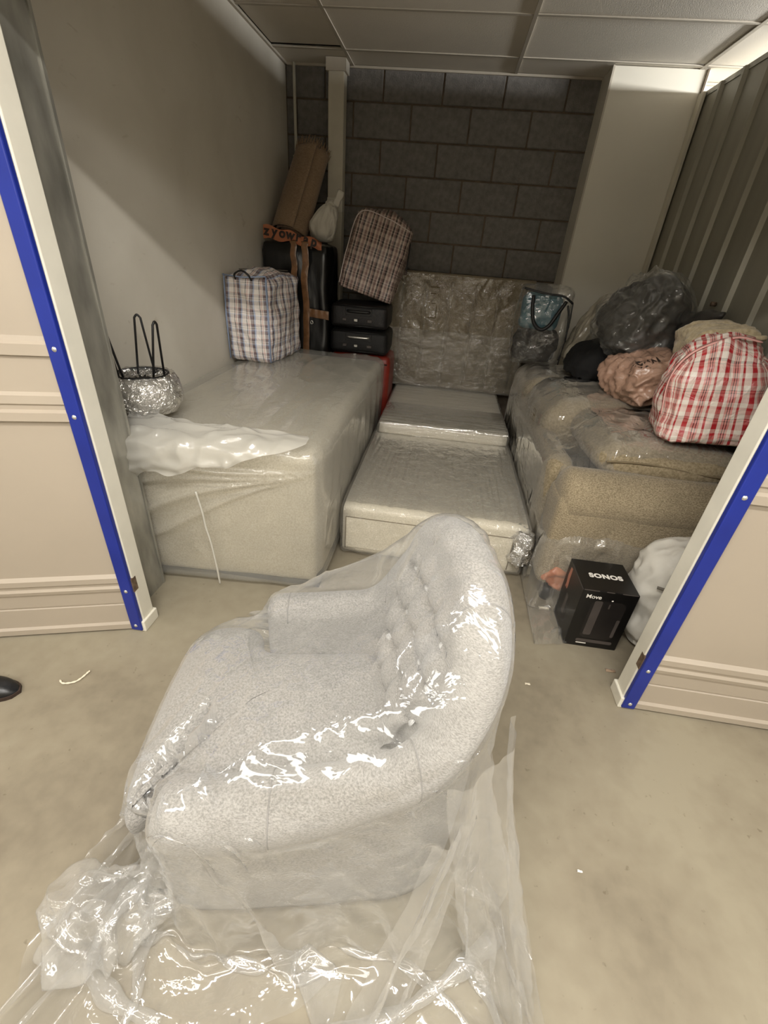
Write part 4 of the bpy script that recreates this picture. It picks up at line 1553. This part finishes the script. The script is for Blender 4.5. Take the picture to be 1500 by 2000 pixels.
def sack(name, label, cat, loc, size, mat, rot=(0, 0, 0), amp=.03, freq=5, seed=0, r=.12, shape=None, n=30, aniso=(1, 1, 1), detail=.45, bulge=.0):
    t = thing(name, label, cat, loc, 0, None, rot)
    soft_box('body', size, mat, t, n=n, r=r, amp=amp, freq=freq, seed=seed, shape=shape, aniso=aniso, detail=detail, bulge=bulge)
    return t


def squash(q, u):
    k = (q.z + .001)
    q.z *= 1 - .25 * (u.x ** 2)
    return q


def lobe(q, u):
    k = .5 + .5 * u.z
    q.x *= 1 - .35 * k ** 2
    q.y *= 1 - .3 * k ** 2
    return q


p = at(1180, 700, 3.35)
sack('bin_bag', 'low black cloth bag lying below the grey plastic sack on the sofa', 'bag', (1.09, 3.26, .83), (.46, .38, .25), M['black_cloth'], (0, 0, .1), .03, 5, 2, .10, lobe)
sack('wrapped_bundle', 'pale grey film-wrapped bundle leaning behind the black cloth bag', 'bundle', (1.0, 3.56, .84), (.30, .24, .50), M['grey_wrap'], (0, .30, 0), .03, 9, 6, .09, lobe, aniso=(1, 1, .6))


def sackshape(q, u):
    k = .5 + .5 * u.z
    q.x *= .80 + .25 * math.sin(k * math.pi) - .18 * k
    q.z += .05 * u.x * k
    return q


gs = sack('plastic_sack', 'big dark grey shiny plastic sack heaped against the steel wall', 'sack', (1.185, 3.12, 1.03), (.45, .44, .42), M['grey_sack'], (.12, -.10, .15), .038, 4.5, 3, .16, sackshape, 36, (1, 1, 1.2), .6)
soft_box('clear_film', (.47, .46, .435), M['clear_bag'], gs, (0, 0, -.004), n=44, r=.165, amp=.034, freq=5.5, seed=9, shape=sackshape, aniso=(1, 1, 1.3), detail=.6, bias=.2)
# its twisted neck reaching to the wall
pts = catmull([(.17, -.10, .16), (.19, -.20, .22), (.19, -.30, .28), (.20, -.40, .335)], 7)
rad = [.085 * (1 - k / (len(pts) - 1)) ** .8 + .010 for k in range(len(pts))]
vs, fs = tubedata(pts, rad, 22)
vs = [v + Vector((0, 0, .016 * (crease((v.x * 3, v.y, v.z * 3), 8, 2) - .5))) for v in vs]
obj('twisted_neck', vs, fs, M['grey_sack'], gs, True)

pk = sack('wrapped_bundle', 'dusky pink film-wrapped bundle with black writing beside the red checked bag', 'bundle', (1.21, 2.76, .87), (.42, .42, .22), M['pink_wrap'], (.0, -.22, .28), .030, 9, 9, .085, None, 32, (1, 1.5, 1))
pk_t = BVHTree.FromPolygons([v.co for v in pk.children[0].data.vertices], [list(p.vertices) for p in pk.children[0].data.polygons])
for tx, dx, dy, sz in (('e', -.175, -.09, .055), ('C', -.14, -.09, .05), ('L', -.105, -.085, .05), ('A', -.07, -.08, .05), ('N', -.03, -.075, .05), ('3', -.15, -.135, .045), ('0', -.115, -.135, .045)):
    o = text('marking', tx, sz, M['ink'], pk, (0, 0, 0), (0, 0, 0), .0016)
    for v in o.data.vertices:
        h_ = pk_t.ray_cast(Vector((v.co.x + dx, v.co.y + dy, 1)), Vector((0, 0, -1)))[0]
        v.co = (v.co.x + dx, v.co.y + dy, (h_.z if h_ else .2) + .0025)


def tart(q, u):
    k = .5 + .5 * u.z
    q.x *= 1 - .22 * k
    q.y *= 1 - .30 * k
    if u.z > .9:
        q.z += .03 * (1 - u.x ** 2)
    return q


rb_ = thing('laundry_bag', 'red and white tartan bag resting on the near sofa cushion', 'bag', (1.262, 2.20, .845), 0, None, (0, math.radians(-8), math.radians(-18)))
soft_box('body', (.40, .42, .38), M['check_red'], rb_, n=34, r=.07, bulge=.03, amp=.026, freq=5, seed=12, shape=tart)
bp_ = plain('binding_pink', (226, 170, 162), .5)
for yy in (-.06, .06):
    vs, fs = [], []
    pts = catmull([(-.19, yy - .10, .12), (-.185, yy - .07, .28), (-.12, yy - .05, .385), (.02, yy - .02, .44), (.12, yy, .42)], 8)
    for p in pts:
        vs += [(p[0], p[1] - .014, p[2]), (p[0], p[1] + .014, p[2] + .004)]
    fs = [[2 * k, 2 * k + 2, 2 * k + 3, 2 * k + 1] for k in range(len(pts) - 1)]
    o = obj('carry_strap', vs, fs, bp_, rb_, True)
    md = o.modifiers.new('t', 'SOLIDIFY'); md.thickness = .004

bl = thing('folded_blanket', 'cream fleece blanket folded against the steel wall above the red tartan bag', 'blanket', (1.33, 2.50, 1.10), 0, None, (0, -.12, -.1))
soft_box('folds', (.28, .36, .20), M['blanket'], bl, n=22, r=.08, amp=.022, freq=5, seed=5, aniso=(.5, 2, 2))
for k in range(3):
    pts = catmull([(-.13, -.18, .05 + .05 * k), (0, -.19, .06 + .05 * k), (.13, -.18, .06 + .05 * k)], 8)
    tube('fold_edge', pts, .012, M['blanket'], bl, 8)

# ================================================================== BLACK CARTON AND WHITE BAG
bx = thing('speaker_carton', 'small black speaker carton standing on the floor before the sofa', 'box', (.84, 1.668, 0), math.radians(.5))
BW, BD, BH = .232, .222, .325
v, f = boxdata((BW, BD, BH), .003, 2)
obj('carton', v, f, M['box_black'], bx, loc=(0, 0, BH / 2))
text('lettering', 'SONOS', .040, M['print_white'], bx, (.005, -.005, BH + .0008), (0, 0, 0), .0022, 0, 1.12)
text('lettering', 'Move', .029, M['print_white'], bx, (-.064, -BD / 2 - .0008, BH - .034), (math.radians(90), 0, 0), .0003)


def flat(name, pts, mat, axis, off):
    vs = []
    for a, b in pts:
        vs.append((a, off, b) if axis == 'front' else (off, a, b) if axis == 'side' else (a, b, off))
    return obj(name, vs, [list(range(len(vs)))], mat, bx)


fy = -BD / 2 - .0006


def rrect(x0, x1, z0, z1, r=.02, n=6):
    out = []
    for cx_, cz_, a0 in ((x1 - r, z1 - r, 0), (x0 + r, z1 - r, 90), (x0 + r, z0 + r, 180), (x1 - r, z0 + r, 270)):
        out += [(cx_ + r * math.cos(math.radians(a0 + 90 * k / n)), cz_ + r * math.sin(math.radians(a0 + 90 * k / n))) for k in range(n + 1)]
    return out


flat('printed_picture', rrect(-.064, .082, .055, .275, .03), M['print_dark'], 'front', fy)
flat('printed_highlight', rrect(-.052, -.018, .075, .272, .008), M['print_grey'], 'front', fy - .0004)
flat('printed_highlight', rrect(.066, .080, .075, .18, .006), M['print_grey'], 'front', fy - .0004)
flat('printed_ring', rrect(-.07, .088, .030, .048, .008), M['print_grey'], 'front', fy - .0004)
flat('printed_mark', rrect(.009, .016, .236, .262, .002), M['print_grey'], 'front', fy - .0006)
flat('printed_mark', rrect(.012, .020, .278, .285, .003), M['print_white'], 'front', fy - .0006)
flat('printed_ring', rrect(-.066, -.02, .020, .026, .003), M['print_white'], 'front', fy - .0006)
sx_ = -BW / 2 - .0006
flat('printed_arm', [(.052, .325 - .02), (.075, .325 - .025), (.080, .25), (.072, .215), (.074, .195), (.064, .19), (.060, .205), (.055, .192), (.046, .196), (.044, .215), (.050, .25)], M['print_skin'], 'side', sx_)
flat('printed_picture', rrect(-.03, .06, .06, .19, .02), M['print_dark'], 'side', sx_)
flat('printed_highlight', rrect(.0, .03, .08, .19, .008), M['print_grey'], 'side', sx_ - .0004)
for a0, b0 in ((-.112, -.05), (-.02, .012), (.045, .11)):
    box('lid_edge', (a0, -BD / 2 - .0012, BH - .003), (b0, -BD / 2 + .001, BH + .0006), M['print_grey'], bx)
box('lid_edge', (-BW / 2 - .001, -BD / 2 + .004, BH - .006), (-BW / 2 + .0005, BD / 2 - .02, BH - .004), M['print_grey'], bx)


def drawbag(q, u):
    k = .5 + .5 * u.z
    q.x *= .85 + .22 * math.sin(k * 2.6)
    q.y *= 1 - .15 * k
    q.x += .03 * k
    return q


db = thing('drawstring_bag', 'stuffed white drawstring bag on the floor between carton and right front wall', 'bag', (1.13, 1.68, 0), 0)
soft_box('body', (.30, .26, .53), M['white_cloth'], db, n=36, r=.09, amp=.026, freq=5, seed=21, aniso=(1.3, 1, 1.2), shape=drawbag, bulge=.015)
for k in range(4):
    pts = catmull([(-.05 + .02 * k, -.158, .37), (-.06 - .012 * k, -.166, .32), (-.085 - .01 * k, -.162, .29 - .012 * k), (-.07, -.164, .265 - .01 * k), (-.095 + .02 * k, -.160, .24 - .02 * k)], 6)
    tube('drawstring', pts, .0028, M['grey_cord'], db, 6)
tube('hem_band', catmull([(-.13, -.125, .385), (-.05, -.158, .39), (.04, -.158, .395), (.12, -.13, .41)], 6), .006, M['grey_cord'], db, 6)
tube('hem_band', catmull([(-.10, -.146, .275), (0, -.16, .265), (.12, -.135, .262)], 6), .007, M['grey_cord'], db, 6)

# ================================================================== FLOOR BITS AND SHOE
sh = thing('shoe', 'black leather shoe tip at the left edge below the siding wall', 'shoe', (-1.53, .865, 0), math.radians(8))
nu, nv = 30, 18
vs = []
for i in range(nu):
    s = i / (nu - 1)
    w = .045 * (1 - max(0, (s - .62) / .38) ** 2.6) ** .5 if s < 1 else 0.0
    w *= .9 + .15 * math.sin(s * 3)
    hgt = .10 - .055 * min(1, s / .55) + .006 * math.sin(s * 9) if s < .62 else .045 * (1 - ((s - .62) / .38) ** 3) + .012
    for j in range(nv):
        a = math.pi * j / (nv - 1)
        vs.append((-.13 + .29 * s, -w * math.cos(a), .012 + (hgt - .012) * math.sin(a) ** .7 if 0 < j < nv - 1 else .012))
fs = gridfaces(nu, nv)
obj('upper', vs, fs, M['shoe'], sh, True)
sp_ = [(-.13 + .295 * i / 19, .048 * ((1 - max(0, (i / 19 - .62) / .38) ** 2.6) ** .5 if i < 19 else 0)) for i in range(20)]
ol = sp_ + [(x_, -y_) for x_, y_ in sp_[::-1][1:]]
vs = [(x_, y_, 0) for x_, y_ in ol] + [(x_, y_, .014) for x_, y_ in ol]
n = len(ol)
fs = [[i, (i + 1) % n, n + (i + 1) % n, n + i] for i in range(n)] + [list(range(n))[::-1], [n + i for i in range(n)]]
obj('sole', vs, fs, M['shoe_sole'], sh)

pts = catmull([atz(x_, y_, .006) for x_, y_ in ((117, 1328), (122, 1334), (135, 1334), (150, 1330), (163, 1321), (172, 1313), (176, 1310))], 6)
st_ = tube('string_scrap', pts, [.0022 + .002 * abs(math.sin(k * .7)) for k in range(len(pts))], M['string'], None, 6)
tag(st_, 'short curl of pale string on the floor near the shoe', 'string')


def scrap(label, px, py, sz, mat, seed):
    p = atz(px, py, .002)
    vs = []
    for i in range(6):
        for j in range(4):
            vs.append((p.x + sz * (i / 5 - .5) + .004 * noise.noise(Vector((i, j, seed))), p.y + sz * .45 * (j / 3 - .5), .003 + .007 * abs(noise.noise(Vector((i * .7, j * .7, seed))))))
    o = obj('paper_scrap', vs, gridfaces(6, 4), mat, None, True)
    md = o.modifiers.new('t', 'SOLIDIFY'); md.thickness = .001
    return tag(o, label, 'scrap')


scrap('torn pale scrap on the floor by the sofa foot beside the carton', 1062, 1188, .05, M['string'], 1)
scrap('tiny white scrap on the bare floor between carton and armchair', 1192, 1310, .04, M['rug'], 2)
scrap('white fleck on the open floor right of the trailing plastic', 1132, 1702, .014, M['print_white'], 3)
scrap('small pale scrap beside the armchair back on the floor', 1030, 1336, .022, M['string'], 4)
